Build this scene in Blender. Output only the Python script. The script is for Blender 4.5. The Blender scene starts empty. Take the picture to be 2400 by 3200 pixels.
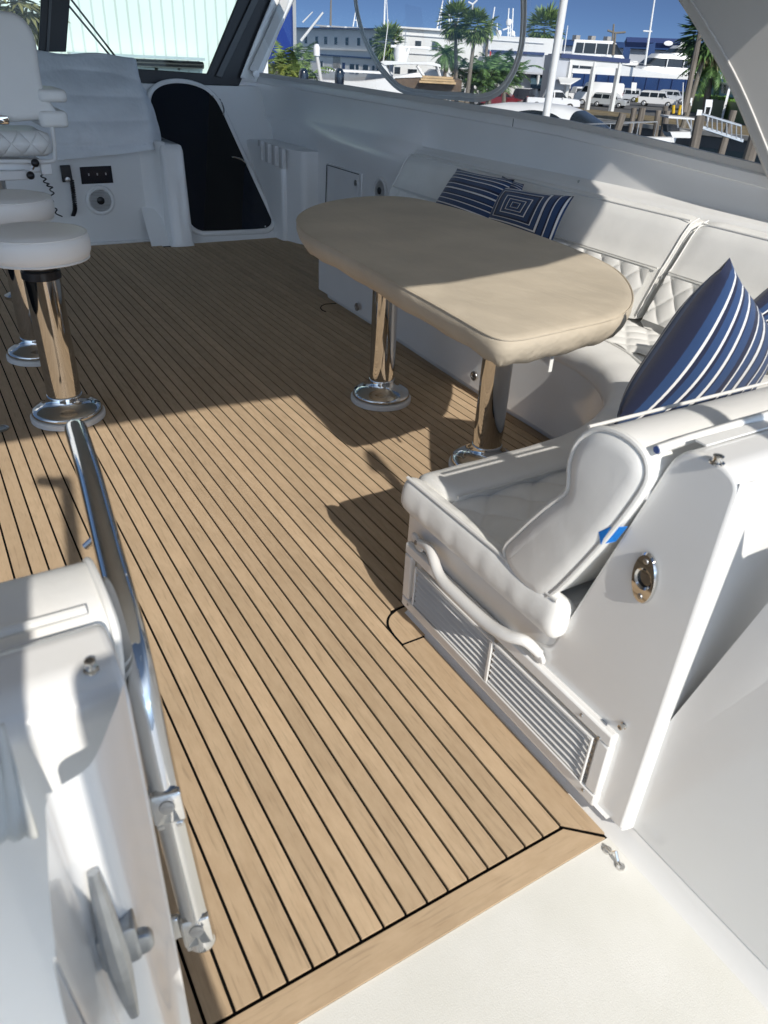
import bpy, bmesh, math, random
import numpy as np
from mathutils import Vector, Matrix
random.seed(7); rng = np.random.default_rng(7)
SC = bpy.context.scene; COL = SC.collection
R_ = math.radians
# ---------------------------------------------------------------- camera
H = 1.40
RM = np.array([[0.8601534, -0.23392484, 0.45322765], [-0.50802559, -0.47176012, 0.72066108], [0.04523421, -0.85013032, -0.52462588]])
cam_d = bpy.data.cameras.new('camera'); cam = bpy.data.objects.new('camera', cam_d); COL.objects.link(cam); SC.camera = cam
cam_d.sensor_fit = 'VERTICAL'; cam_d.sensor_height = 36.0; cam_d.lens = 36.0 * 2308 / 3200
cam_d.clip_start = 0.05; cam_d.clip_end = 5000
r_, d_, f_ = RM[:, 0], -RM[:, 1], -RM[:, 2]
cam.matrix_world = Matrix(((r_[0], d_[0], f_[0], 0), (r_[1], d_[1], f_[1], 0), (r_[2], d_[2], f_[2], H), (0, 0, 0, 1)))
cam_d.dof.use_dof = True; cam_d.dof.focus_distance = 4.5; cam_d.dof.aperture_fstop = 7.5
# ---------------------------------------------------------------- world, sun, exposure
SUNV = Vector((-0.20, -1.40, 1.0)).normalized()
SUN_EL = math.asin(SUNV.z)
w = bpy.data.worlds.new('World'); SC.world = w; w.use_nodes = True
nt = w.node_tree; nt.nodes.clear()
sky = nt.nodes.new('ShaderNodeTexSky'); sky.sky_type = 'NISHITA'; sky.sun_disc = False
sky.sun_elevation = SUN_EL; sky.sun_rotation = math.atan2(SUNV.x, SUNV.y); sky.dust_density = 0.0; sky.ozone_density = 3.0; sky.altitude = 15000; sky.air_density = 2.0
bg = nt.nodes.new('ShaderNodeBackground'); bg.inputs[1].default_value = 0.15
wo = nt.nodes.new('ShaderNodeOutputWorld')
wtc = nt.nodes.new('ShaderNodeTexCoord'); wsp = nt.nodes.new('ShaderNodeSeparateXYZ'); wrp = nt.nodes.new('ShaderNodeValToRGB'); wmx = nt.nodes.new('ShaderNodeMix'); wmx.data_type = 'RGBA'; wmx.blend_type = 'MULTIPLY'; wmx.inputs[0].default_value = 1
nt.links.new(wtc.outputs['Generated'], wsp.inputs[0]); nt.links.new(wsp.outputs[2], wrp.inputs[0])
wrp.color_ramp.elements[0].position = .12; wrp.color_ramp.elements[0].color = (.40, .35, .33, 1); wrp.color_ramp.elements[1].position = .28; wrp.color_ramp.elements[1].color = (1.0, .80, .59, 1)
nt.links.new(sky.outputs[0], wmx.inputs[6]); nt.links.new(wrp.outputs[0], wmx.inputs[7])
wmr = nt.nodes.new('ShaderNodeMapRange'); wmr.inputs[1].default_value = .13; wmr.inputs[2].default_value = .40; wmr.inputs[3].default_value = 1.0; wmr.inputs[4].default_value = 1.6; nt.links.new(wsp.outputs[2], wmr.inputs[0])
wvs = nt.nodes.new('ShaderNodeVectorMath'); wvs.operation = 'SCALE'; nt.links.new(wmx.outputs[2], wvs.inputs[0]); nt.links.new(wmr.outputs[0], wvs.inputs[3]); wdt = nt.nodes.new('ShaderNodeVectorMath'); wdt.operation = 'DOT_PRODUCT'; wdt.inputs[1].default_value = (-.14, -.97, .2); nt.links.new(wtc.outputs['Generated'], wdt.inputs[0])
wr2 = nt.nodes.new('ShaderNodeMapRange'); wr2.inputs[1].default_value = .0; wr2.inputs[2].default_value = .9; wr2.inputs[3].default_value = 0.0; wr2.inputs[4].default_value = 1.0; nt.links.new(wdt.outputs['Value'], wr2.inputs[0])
wm3 = nt.nodes.new('ShaderNodeMix'); wm3.data_type = 'RGBA'; wm3.inputs[6].default_value = (1, 1, 1, 1); wm3.inputs[7].default_value = (11.0, 8.4, 6.0, 1); wr5 = nt.nodes.new('ShaderNodeMapRange'); wr5.inputs[1].default_value = .10; wr5.inputs[2].default_value = .48; wr5.inputs[3].default_value = 1.0; wr5.inputs[4].default_value = 0.0; nt.links.new(wsp.outputs[2], wr5.inputs[0])  # warm glow added to the low sky sunward, to fill the shaded interior
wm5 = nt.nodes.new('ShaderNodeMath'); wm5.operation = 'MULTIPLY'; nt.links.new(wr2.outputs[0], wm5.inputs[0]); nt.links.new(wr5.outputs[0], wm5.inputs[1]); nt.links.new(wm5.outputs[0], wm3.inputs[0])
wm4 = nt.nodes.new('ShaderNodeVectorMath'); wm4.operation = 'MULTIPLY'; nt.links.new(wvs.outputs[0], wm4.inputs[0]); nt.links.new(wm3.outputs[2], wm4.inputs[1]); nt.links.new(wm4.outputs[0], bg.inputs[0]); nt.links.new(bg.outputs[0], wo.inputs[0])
sl = bpy.data.lights.new('sun', 'SUN'); sl.energy = 3.8; sl.angle = R_(0.53); sl.color = (1.0, 0.94, 0.85)
so = bpy.data.objects.new('sun', sl); COL.objects.link(so); so.rotation_euler = SUNV.to_track_quat('Z', 'Y').to_euler(); so.location = (-5, -20, 15)
SC.view_settings.view_transform = 'Standard'; SC.view_settings.look = 'None'; SC.view_settings.gamma = 1; SC.view_settings.exposure = 0.20
# ---------------------------------------------------------------- measuring helpers (photo point -> place)
def ray(px, py):
    k = 1.44665
    return RM @ np.array([px * k - 1200.0, py * k - 1600.0, 2308.0])
def atX(px, py, x):
    v = ray(px, py); t = x / v[0]; return Vector((x, t * v[1], H + t * v[2]))
def atY(px, py, y):
    v = ray(px, py); t = y / v[1]; return Vector((t * v[0], y, H + t * v[2]))
def atZ(px, py, z=0.0):
    v = ray(px, py); t = (z - H) / v[2]; return Vector((t * v[0], t * v[1], z))
def onB(px, py, off=0.0):       # the sloped forward bulkhead y = 6.3 + .75 z
    v = ray(px, py); t = (6.3 - off + .75 * H) / (v[1] - .75 * v[2]); return Vector((t * v[0], t * v[1], H + t * v[2]))
AZ = math.atan2(RM[0, 2], RM[1, 2]); WD = Vector((math.sin(AZ), math.cos(AZ), 0)); WR = Vector((math.cos(AZ), -math.sin(AZ), 0))
GZ = -2.8; WZ = -4.0
def atW(px, py, wd):            # at horizontal distance wd along the view direction
    v = Vector(ray(px, py)); t = wd / v.dot(WD); return Vector((0, 0, H)) + v * t
def mpp(wd): return wd * 5.34e-4   # metres per photo pixel there
# ---------------------------------------------------------------- object helpers
ORG = {}
def tag(o, label=None, cat=None, group=None, kind=None):
    if label: o['label'] = label
    if cat: o['category'] = cat
    if group: o['group'] = group
    if kind: o['kind'] = kind
    return o
def thing(name, label, cat, loc=(0, 0, 0), group=None, local=False):
    o = bpy.data.objects.new(name, None); COL.objects.link(o); o.location = loc; o.empty_display_size = 0.1
    ORG[o.name] = Vector((0, 0, 0)) if local else -Vector(loc)
    return tag(o, label, cat, group)
class MB:
    def __init__(s): s.bm = bmesh.new(); s.uv = None
    def box(s, c, d, rot=None):
        m = Matrix.Translation(Vector(c)) @ (rot.to_4x4() if rot is not None else Matrix.Identity(4)) @ Matrix.Diagonal((d[0], d[1], d[2], 1))
        bmesh.ops.create_cube(s.bm, size=1, matrix=m); return s
    def hexa(s, p):               # 8 corners: bottom 4 ccw, top 4
        v = [s.bm.verts.new(q) for q in p]
        for f in ((3, 2, 1, 0), (4, 5, 6, 7), (0, 1, 5, 4), (1, 2, 6, 5), (2, 3, 7, 6), (3, 0, 4, 7)): s.bm.faces.new([v[i] for i in f])
        return s
    def rings(s, rs, closed=True, cap0=True, cap1=True):
        vs = [[s.bm.verts.new(p) for p in r] for r in rs]
        n = len(vs[0])
        for a, b in zip(vs[:-1], vs[1:]):
            for i in range(n if closed else n - 1):
                j = (i + 1) % n
                try: s.bm.faces.new((a[i], a[j], b[j], b[i]))
                except ValueError: pass
        if closed and cap0: s.bm.faces.new(list(reversed(vs[0])))
        if closed and cap1: s.bm.faces.new(vs[-1])
        return s
    def tube(s, pts, r, n=10, cap=True, closed=False):
        pts = [Vector(p) for p in pts]; N = len(pts)
        rr = r if isinstance(r, (list, tuple)) else [r] * N
        rs = []; up = None
        for i, p in enumerate(pts):
            a = pts[(i - 1) % N] if (closed or i > 0) else p; b = pts[(i + 1) % N] if (closed or i < N - 1) else p
            t = (b - a).normalized()
            if up is None:
                up = Vector((0, 0, 1)) if abs(t.z) < 0.9 else Vector((1, 0, 0))
            x = (up - t * up.dot(t)).normalized(); y = t.cross(x); up = x
            rs.append([p + (x * math.cos(q) + y * math.sin(q)) * rr[i] for q in [2 * math.pi * k / n for k in range(n)]])
        if closed: rs.append(rs[0]); 
        s.rings(rs, cap0=cap and not closed, cap1=cap and not closed); return s
    def lathe(s, prof, c=(0, 0, 0), n=32, axis=None):   # prof: (r, h)
        c = Vector(c); q = (Vector(axis).normalized().to_track_quat('Z', 'Y') if axis is not None else None)
        rs = []
        for r, h in prof:
            ring = []
            for k in range(n):
                a = 2 * math.pi * k / n; v = Vector((r * math.cos(a), r * math.sin(a), h))
                ring.append(c + (q @ v if q else v))
            rs.append(ring)
        s.rings(rs); return s
    def prism(s, poly, h, M=None):  # poly 2D (x,y) extruded 0..h along z then M
        M = M or Matrix.Identity(4)
        s.rings([[M @ Vector((p[0], p[1], z)) for p in poly] for z in (0, h)]); return s
    def slab(s, outline, z0, z1, r, n=4, M=None, sag=0, rb=None):
        M = M or Matrix.Identity(4); rs = []; rb = r if rb is None else rb
        ins = lambda d: inset(outline, d)
        for k in range(n + 1):
            a = math.pi / 2 * k / n; rs.append([(q[0], q[1], z0 + rb - rb * math.cos(a)) for q in ins(rb - rb * math.sin(a))])
        for k in range(n + 1):
            a = math.pi / 2 * k / n; rs.append([(q[0], q[1], z1 - r + r * math.sin(a)) for q in ins(r - r * math.cos(a))])
        s.rings([[M @ Vector(p) for p in ring] for ring in rs]); return s
    def grid(s, fn, nu, nv, uv=False, thick=0):
        vs = [[s.bm.verts.new(fn(i / nu, j / nv)) for j in range(nv + 1)] for i in range(nu + 1)]
        if uv and s.uv is None: s.uv = s.bm.loops.layers.uv.new('UVMap')
        for i in range(nu):
            for j in range(nv):
                f = s.bm.faces.new((vs[i][j], vs[i + 1][j], vs[i + 1][j + 1], vs[i][j + 1]))
                if uv:
                    for l, (a, b) in zip(f.loops, ((i, j), (i + 1, j), (i + 1, j + 1), (i, j + 1))): l[s.uv].uv = (a / nu, b / nv)
        return s
    def face(s, pts):
        s.bm.faces.new([s.bm.verts.new(p) for p in pts]); return s
    def build(s, name, mat, parent=None, smooth=35, bevel=0, seg=2, normals=True, sub=0, wn=False):
        if normals: bmesh.ops.recalc_face_normals(s.bm, faces=s.bm.faces[:])
        me = bpy.data.meshes.new(name); s.bm.to_mesh(me); s.bm.free()
        o = bpy.data.objects.new(name, me); COL.objects.link(o)
        mats = mat if isinstance(mat, (list, tuple)) else [mat]
        for m in mats: me.materials.append(m)
        if smooth:
            me.polygons.foreach_set('use_smooth', [True] * len(me.polygons)); me.set_sharp_from_angle(angle=R_(smooth))
        if parent is not None:
            o.parent = parent; o.location = ORG.get(parent.name, Vector((0, 0, 0)))
            ORG[o.name] = Vector((0, 0, 0))
        if bevel:
            b = o.modifiers.new('bevel', 'BEVEL'); b.width = bevel; b.segments = seg; b.limit_method = 'ANGLE'; b.angle_limit = R_(40); b.harden_normals = False
        if sub:
            q = o.modifiers.new('subsurf', 'SUBSURF'); q.levels = sub; q.render_levels = sub
        if wn: q = o.modifiers.new('wn', 'WEIGHTED_NORMAL'); q.keep_sharp = True; q.weight = 80
        return o
def inset(o, d):
    n = len(o); out = []
    A = sum(o[i][0] * o[(i + 1) % n][1] - o[(i + 1) % n][0] * o[i][1] for i in range(n)); sg = 1 if A > 0 else -1
    for i in range(n):
        a, b, c = o[i - 1], o[i], o[(i + 1) % n]
        e1 = Vector((b[0] - a[0], b[1] - a[1])); e2 = Vector((c[0] - b[0], c[1] - b[1]))
        e1.normalize(); e2.normalize()
        n1 = Vector((-e1.y, e1.x)) * sg; n2 = Vector((-e2.y, e2.x)) * sg
        m = n1 + n2; m = m / max(m.dot(n1), 0.35) if m.length > 1e-6 else n1
        out.append((b[0] + m.x * d, b[1] + m.y * d))
    return out
def rpoly(pts, r, n=6):          # round the corners of a polygon; r number or list
    N = len(pts); out = []
    for i in range(N):
        a, b, c = Vector(pts[i - 1][:2]), Vector(pts[i][:2]), Vector(pts[(i + 1) % N][:2])
        rr = r[i] if isinstance(r, (list, tuple)) else r
        if rr <= 0: out.append(tuple(b)); continue
        u, v = (a - b), (c - b); L = min(rr, u.length * .49, v.length * .49)
        p, q = b + u.normalized() * L, b + v.normalized() * L
        for k in range(n + 1):
            t = k / n; out.append(tuple(p * (1 - t) ** 2 + b * 2 * t * (1 - t) + q * t * t))
    return out
def spline(pts, n=8, closed=False):
    P = [Vector(p) for p in pts]; N = len(P); out = []
    for i in range(N if closed else N - 1):
        p0 = P[i - 1] if (closed or i > 0) else P[0] * 2 - P[1]; p1 = P[i]; p2 = P[(i + 1) % N]
        p3 = P[(i + 2) % N] if (closed or i < N - 2) else P[-1] * 2 - P[-2]
        for k in range(n):
            t = k / n; out.append(0.5 * ((2 * p1) + (p2 - p0) * t + (2 * p0 - 5 * p1 + 4 * p2 - p3) * t * t + (3 * p1 - p0 - 3 * p2 + p3) * t ** 3))
    if not closed: out.append(P[-1])
    return out
def frame(o, x, y=None, z=None):  # 4x4 with columns x, y, z at o
    x = Vector(x).normalized(); z = Vector(z).normalized() if z is not None else x.cross(Vector(y)).normalized(); y = z.cross(x)
    return Matrix(((x.x, y.x, z.x, o[0]), (x.y, y.y, z.y, o[1]), (x.z, y.z, z.z, o[2]), (0, 0, 0, 1)))
def copy_tree(o, parent=None):
    c = o.copy(); COL.objects.link(c)
    if parent is not None: c.parent = parent
    for ch in [q for q in SC.objects if q.parent == o]: copy_tree(ch, c)
    return c
# ---------------------------------------------------------------- materials
def nodes(name):
    m = bpy.data.materials.new(name); m.use_nodes = True; t = m.node_tree
    return m, t, t.nodes['Principled BSDF']
def setp(b, color=None, rough=None, metal=None, coat=None, spec=None):
    if color is not None: b.inputs['Base Color'].default_value = (*color, 1)
    if rough is not None: b.inputs['Roughness'].default_value = rough
    if metal is not None: b.inputs['Metallic'].default_value = metal
    if coat is not None: b.inputs['Coat Weight'].default_value = coat; b.inputs['Coat Roughness'].default_value = 0.06
    if spec is not None: b.inputs['Specular IOR Level'].default_value = spec
def nd(t, typ, **kw):
    n = t.nodes.new(typ)
    for k, v in kw.items(): setattr(n, k, v)
    return n
def math_(t, op, a, b=None, c=None):
    n = t.nodes.new('ShaderNodeMath'); n.operation = op
    for i, v in enumerate((a, b, c)):
        if v is None: continue
        if hasattr(v, 'links') or hasattr(v, 'is_linked'): t.links.new(v, n.inputs[i])
        else: n.inputs[i].default_value = v
    return n.outputs[0]
def simple(name, color, rough=0.5, metal=0, coat=0, var=0.0, vscale=3, bump=0.0, bscale=60, spec=None, dirt=0.0, bdist=0.002, rvar=0.0, stretch=None):
    m, t, b = nodes(name); setp(b, color, rough, metal, coat, spec)
    tc = nd(t, 'ShaderNodeTexCoord'); src = tc.outputs['Object']
    if stretch:
        mp = nd(t, 'ShaderNodeMapping'); mp.inputs['Scale'].default_value = stretch; t.links.new(src, mp.inputs[0]); src = mp.outputs[0]
    if var or dirt or rvar:
        n = nd(t, 'ShaderNodeTexNoise'); n.inputs['Scale'].default_value = vscale; n.inputs['Detail'].default_value = 6; t.links.new(src, n.inputs['Vector'])
        rm = nd(t, 'ShaderNodeMapRange'); rm.inputs[1].default_value = .3; rm.inputs[2].default_value = .7; rm.inputs[3].default_value = 1 - var; rm.inputs[4].default_value = 1 + var * .5
        t.links.new(n.outputs[0], rm.inputs[0])
        mx = nd(t, 'ShaderNodeMix', data_type='RGBA', blend_type='MULTIPLY'); mx.inputs[0].default_value = 1; mx.inputs[6].default_value = (*color, 1)
        t.links.new(rm.outputs[0], mx.inputs[7]); t.links.new(mx.outputs[2], b.inputs['Base Color'])
        if rvar:
            rr = nd(t, 'ShaderNodeMapRange'); rr.inputs[1].default_value = .3; rr.inputs[2].default_value = .7; rr.inputs[3].default_value = rough - rvar; rr.inputs[4].default_value = rough + rvar
            t.links.new(n.outputs[0], rr.inputs[0]); t.links.new(rr.outputs[0], b.inputs['Roughness'])
    if bump:
        n2 = nd(t, 'ShaderNodeTexNoise'); n2.inputs['Scale'].default_value = bscale; n2.inputs['Detail'].default_value = 4; t.links.new(src, n2.inputs['Vector'])
        bp = nd(t, 'ShaderNodeBump'); bp.inputs['Strength'].default_value = bump; bp.inputs['Distance'].default_value = bdist
        t.links.new(n2.outputs[0], bp.inputs['Height']); t.links.new(bp.outputs[0], b.inputs['Normal'])
    return m
M = {}
M['gel'] = simple('white_gelcoat', (.84, .84, .83), .22, coat=.5, var=.03, vscale=2.5, rvar=.05)
M['gel_in'] = simple('grey_white_gelcoat', (.84, .84, .83), .28, coat=.2, var=.04, vscale=2)
M['headliner'] = simple('grey_headliner', (.62, .61, .59), .6, var=.03)
M['vinyl'] = simple('white_vinyl', (.85, .85, .83), .42, var=.05, vscale=6, bump=.25, bscale=9, bdist=.010)
M['vinylflat'] = simple('white_vinyl_plain', (.84, .84, .82), .45, var=.04, bump=.2, bscale=25, bdist=.004)
M['pipe'] = simple('vinyl_piping', (.76, .76, .74), .4)
M['steel'] = simple('polished_steel', (.66, .65, .63), .045, 1, rvar=.02, vscale=12)
M['steeldull'] = simple('dull_steel', (.5, .5, .5), .3, 1, var=.2, vscale=30)
M['galv'] = simple('galvanised_metal', (.42, .44, .46), .38, .9, var=.2, vscale=25, bump=.3, bscale=80)
M['black'] = simple('black_plastic', (.012, .012, .014), .35)
M['blackgloss'] = simple('black_gloss', (.004, .007, .016), .22, coat=.25)
M['caulk'] = simple('black_caulk', (.006, .006, .006), .9, spec=.05)
M['nylon'] = simple('white_nylon', (.75, .75, .74), .4)
M['darkgap'] = simple('dark_gap', (.03, .03, .03), .8)
M['tape'] = simple('blue_tape', (.0, .16, .55), .6, bump=.3, bscale=200)
M['bluecap'] = simple('blue_core', (.02, .07, .28), .6)
M['label'] = simple('white_paint', (.8, .8, .8), .5)
def nonskid():
    m, t, b = nodes('nonskid_deck'); setp(b, (.76, .76, .71), .55)
    tc = nd(t, 'ShaderNodeTexCoord'); n = nd(t, 'ShaderNodeTexNoise'); n.inputs['Scale'].default_value = 420; n.inputs['Detail'].default_value = 2; t.links.new(tc.outputs['Object'], n.inputs['Vector'])
    bp = nd(t, 'ShaderNodeBump'); bp.inputs['Strength'].default_value = .55; bp.inputs['Distance'].default_value = .0010
    t.links.new(n.outputs[0], bp.inputs['Height']); t.links.new(bp.outputs[0], b.inputs['Normal'])
    n2 = nd(t, 'ShaderNodeTexNoise'); n2.inputs['Scale'].default_value = 5; n2.inputs['Detail'].default_value = 5; t.links.new(tc.outputs['Object'], n2.inputs['Vector'])
    cr = nd(t, 'ShaderNodeValToRGB'); cr.color_ramp.elements[0].color = (.735, .735, .69, 1); cr.color_ramp.elements[1].color = (.79, .79, .755, 1); cr.color_ramp.elements[0].position = .3; cr.color_ramp.elements[1].position = .6
    t.links.new(n2.outputs[0], cr.inputs[0]); t.links.new(cr.outputs[0], b.inputs['Base Color'])
    return m
M['nonskid'] = nonskid()
def teak(name, along='Y'):
    m, t, b = nodes(name); setp(b, (.4, .27, .16), .75, spec=.25)
    tc = nd(t, 'ShaderNodeTexCoord'); gi = nd(t, 'ShaderNodeNewGeometry')
    add = nd(t, 'ShaderNodeVectorMath', operation='ADD'); t.links.new(tc.outputs['Object'], add.inputs[0])
    cb = nd(t, 'ShaderNodeCombineXYZ'); sc = math_(t, 'MULTIPLY', gi.outputs['Random Per Island'], 37.0); t.links.new(sc, cb.inputs[2]); t.links.new(cb.outputs[0], add.inputs[1])
    mp = nd(t, 'ShaderNodeMapping'); mp.inputs['Scale'].default_value = (1, .28, 1) if along == 'Y' else (.28, 1, 1); t.links.new(add.outputs[0], mp.inputs[0])
    n = nd(t, 'ShaderNodeTexNoise'); n.inputs['Scale'].default_value = 55; n.inputs['Detail'].default_value = 8; n.inputs['Roughness'].default_value = .65; t.links.new(mp.outputs[0], n.inputs['Vector'])
    cr = nd(t, 'ShaderNodeValToRGB'); e = cr.color_ramp.elements; e[0].position = .25; e[1].position = .72
    e[0].color = (.50, .365, .235, 1); e[1].color = (.595, .45, .30, 1); t.links.new(n.outputs[0], cr.inputs[0])
    nb = nd(t, 'ShaderNodeTexNoise'); nb.inputs['Scale'].default_value = 3.2; nb.inputs['Detail'].default_value = 4; t.links.new(add.outputs[0], nb.inputs['Vector'])
    rm = nd(t, 'ShaderNodeMapRange'); rm.inputs[1].default_value = .3; rm.inputs[2].default_value = .7; rm.inputs[3].default_value = .92; rm.inputs[4].default_value = 1.07; t.links.new(nb.outputs[0], rm.inputs[0])
    r2 = nd(t, 'ShaderNodeMapRange'); r2.inputs[3].default_value = .91; r2.inputs[4].default_value = 1.06; t.links.new(gi.outputs['Random Per Island'], r2.inputs[0])
    # short dark grain flecks
    mp3 = nd(t, 'ShaderNodeMapping'); mp3.inputs['Scale'].default_value = (1, .07, 1) if along == 'Y' else (.07, 1, 1); t.links.new(add.outputs[0], mp3.inputs[0])
    n3 = nd(t, 'ShaderNodeTexNoise'); n3.inputs['Scale'].default_value = 170; n3.inputs['Detail'].default_value = 2; t.links.new(mp3.outputs[0], n3.inputs['Vector'])
    r3 = nd(t, 'ShaderNodeMapRange'); r3.inputs[1].default_value = .22; r3.inputs[2].default_value = .45; r3.inputs[3].default_value = .78; r3.inputs[4].default_value = 1; t.links.new(n3.outputs[0], r3.inputs[0])
    k = math_(t, 'MULTIPLY', math_(t, 'MULTIPLY', rm.outputs[0], r2.outputs[0]), r3.outputs[0])
    mx = nd(t, 'ShaderNodeMix', data_type='RGBA', blend_type='MULTIPLY'); mx.inputs[0].default_value = 1
    t.links.new(cr.outputs[0], mx.inputs[6]); t.links.new(k, mx.inputs[7]); t.links.new(mx.outputs[2], b.inputs['Base Color'])
    bp = nd(t, 'ShaderNodeBump'); bp.inputs['Strength'].default_value = .25; bp.inputs['Distance'].default_value = .001; t.links.new(n.outputs[0], bp.inputs['Height']); t.links.new(bp.outputs[0], b.inputs['Normal'])
    return m
M['teak'] = teak('teak_planks', 'Y'); M['teakx'] = teak('teak_margin', 'X')
def quilt(name, ax, ay, a, b_, depth=.008):     # diamond quilting on object axes
    m, t, b = nodes(name); setp(b, (.78, .78, .76), .42)
    tc = nd(t, 'ShaderNodeTexCoord'); sp = nd(t, 'ShaderNodeSeparateXYZ'); t.links.new(tc.outputs['Object'], sp.inputs[0])
    u = math_(t, 'DIVIDE', sp.outputs[ax], a); v = math_(t, 'DIVIDE', sp.outputs[ay], b_)
    hs = []
    for op in ('ADD', 'SUBTRACT'):
        q = math_(t, op, u, v); s = math_(t, 'ABSOLUTE', math_(t, 'SINE', math_(t, 'MULTIPLY', q, math.pi))); hs.append(math_(t, 'POWER', s, .38))
    h = math_(t, 'MULTIPLY', hs[0], hs[1])
    bp = nd(t, 'ShaderNodeBump'); bp.inputs['Strength'].default_value = 1; bp.inputs['Distance'].default_value = depth; t.links.new(h, bp.inputs['Height']); t.links.new(bp.outputs[0], b.inputs['Normal'])
    return m
M['quilt_seat'] = quilt('quilted_vinyl_seat', 0, 1, .13, .13)
M['quilt_back'] = quilt('quilted_vinyl_back', 1, 2, .105, .14)
M['quilt_chair'] = quilt('quilted_vinyl_chair', 0, 2, .10, .12)
def canvas(name, c, ws=900):
    m, t, b = nodes(name); setp(b, c, .85)
    tc = nd(t, 'ShaderNodeTexCoord')
    n = nd(t, 'ShaderNodeTexNoise'); n.inputs['Scale'].default_value = 4; n.inputs['Detail'].default_value = 8; t.links.new(tc.outputs['Object'], n.inputs['Vector'])
    rm = nd(t, 'ShaderNodeMapRange'); rm.inputs[1].default_value = .3; rm.inputs[2].default_value = .7; rm.inputs[3].default_value = .88; rm.inputs[4].default_value = 1.06; t.links.new(n.outputs[0], rm.inputs[0])
    mx = nd(t, 'ShaderNodeMix', data_type='RGBA', blend_type='MULTIPLY'); mx.inputs[0].default_value = 1; mx.inputs[6].default_value = (*c, 1)
    t.links.new(rm.outputs[0], mx.inputs[7]); t.links.new(mx.outputs[2], b.inputs['Base Color'])
    n2 = nd(t, 'ShaderNodeTexNoise'); n2.inputs['Scale'].default_value = 350; t.links.new(tc.outputs['Object'], n2.inputs['Vector'])
    mp = nd(t, 'ShaderNodeMapping'); mp.inputs['Scale'].default_value = (1, .35, 1); mp.inputs['Rotation'].default_value = (0, 0, .5); t.links.new(tc.outputs['Object'], mp.inputs[0])
    n4 = nd(t, 'ShaderNodeTexNoise'); n4.inputs['Scale'].default_value = 9; n4.inputs['Detail'].default_value = 3; t.links.new(mp.outputs[0], n4.inputs['Vector'])
    b1 = nd(t, 'ShaderNodeBump'); b1.inputs['Strength'].default_value = .25; b1.inputs['Distance'].default_value = .0012; t.links.new(n2.outputs[0], b1.inputs['Height'])
    b2 = nd(t, 'ShaderNodeBump'); b2.inputs['Strength'].default_value = .55; b2.inputs['Distance'].default_value = .03; t.links.new(n4.outputs[0], b2.inputs['Height'])
    t.links.new(b1.outputs[0], b2.inputs['Normal']); t.links.new(b2.outputs[0], b.inputs['Normal'])
    return m
M['tan'] = canvas('tan_canvas', (.56, .49, .385))
M['cover'] = canvas('pale_cover_cloth', (.76, .79, .82))
M['frameblack'] = simple('black_painted_frame', (.010, .011, .015), .45)
M['framegrey'] = simple('dark_grey_edge', (.06, .065, .07), .4)
def glass(name, tint, gloss=.08, rough=0.0):
    m = bpy.data.materials.new(name); m.use_nodes = True; t = m.node_tree; t.nodes.clear()
    tr = nd(t, 'ShaderNodeBsdfTransparent'); tr.inputs[0].default_value = (*tint, 1)
    gl = nd(t, 'ShaderNodeBsdfGlossy'); gl.inputs['Roughness'].default_value = rough; gl.inputs[0].default_value = (1, 1, 1, 1)
    fr = nd(t, 'ShaderNodeFresnel'); fr.inputs[0].default_value = 1.35; k = math_(t, 'MULTIPLY', fr.outputs[0], gloss * 8)
    mx = nd(t, 'ShaderNodeMixShader'); o = nd(t, 'ShaderNodeOutputMaterial')
    t.links.new(k, mx.inputs[0]); t.links.new(tr.outputs[0], mx.inputs[1]); t.links.new(gl.outputs[0], mx.inputs[2]); t.links.new(mx.outputs[0], o.inputs[0])
    return m
M['wsglass'] = glass('greenish_glass', (.70, .86, .80)); M['clear'] = glass('clear_vinyl', (.93, .95, .97), .012)
def stripes(name, mode):
    m, t, b = nodes(name); setp(b, (.03, .08, .2), .9); b.inputs['Sheen Weight'].default_value = .3
    uv = nd(t, 'ShaderNodeTexCoord'); sp = nd(t, 'ShaderNodeSeparateXYZ'); t.links.new(uv.outputs['UV'], sp.inputs[0])
    if mode == 0: q = sp.outputs[1]
    else:
        a = math_(t, 'ABSOLUTE', math_(t, 'SUBTRACT', sp.outputs[0], .42)); c = math_(t, 'ABSOLUTE', math_(t, 'SUBTRACT', sp.outputs[1], .42)); q = math_(t, 'MAXIMUM', a, c); q = math_(t, 'MULTIPLY', q, 1.25)
    cr = nd(t, 'ShaderNodeValToRGB'); cr.color_ramp.interpolation = 'CONSTANT'; e = cr.color_ramp.elements
    B, N_, W_ = (.016, .05, .145, 1), (.006, .012, .045, 1), (.72, .73, .74, 1)
    seq = [(0, N_), (.03, B), (.06, W_), (.072, N_), (.09, B), (.135, W_), (.15, N_), (.17, B), (.215, W_), (.235, N_), (.25, B), (.31, N_), (.355, W_), (.37, B), (.43, N_), (.445, W_), (.475, N_), (.49, B), (.56, N_), (.585, W_), (.60, B), (.67, N_), (.685, W_), (.705, B), (.79, W_), (.815, N_), (.83, B), (.91, W_), (.93, B)]
    e[0].position, e[0].color = seq[0]; e[1].position, e[1].color = seq[1]
    for p, c in seq[2:]: x = e.new(p); x.color = c
    t.links.new(q, cr.inputs[0]); t.links.new(cr.outputs[0], b.inputs['Base Color'])
    wv = nd(t, 'ShaderNodeTexWave'); wv.inputs['Scale'].default_value = 60; t.links.new(uv.outputs['UV'], wv.inputs['Vector'])
    bp = nd(t, 'ShaderNodeBump'); bp.inputs['Strength'].default_value = .25; bp.inputs['Distance'].default_value = .002; t.links.new(wv.outputs[0], bp.inputs['Height']); t.links.new(bp.outputs[0], b.inputs['Normal'])
    return m
M['stripe'] = stripes('blue_striped_fabric', 0); M['mitre'] = stripes('blue_mitred_fabric', 1)
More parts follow.
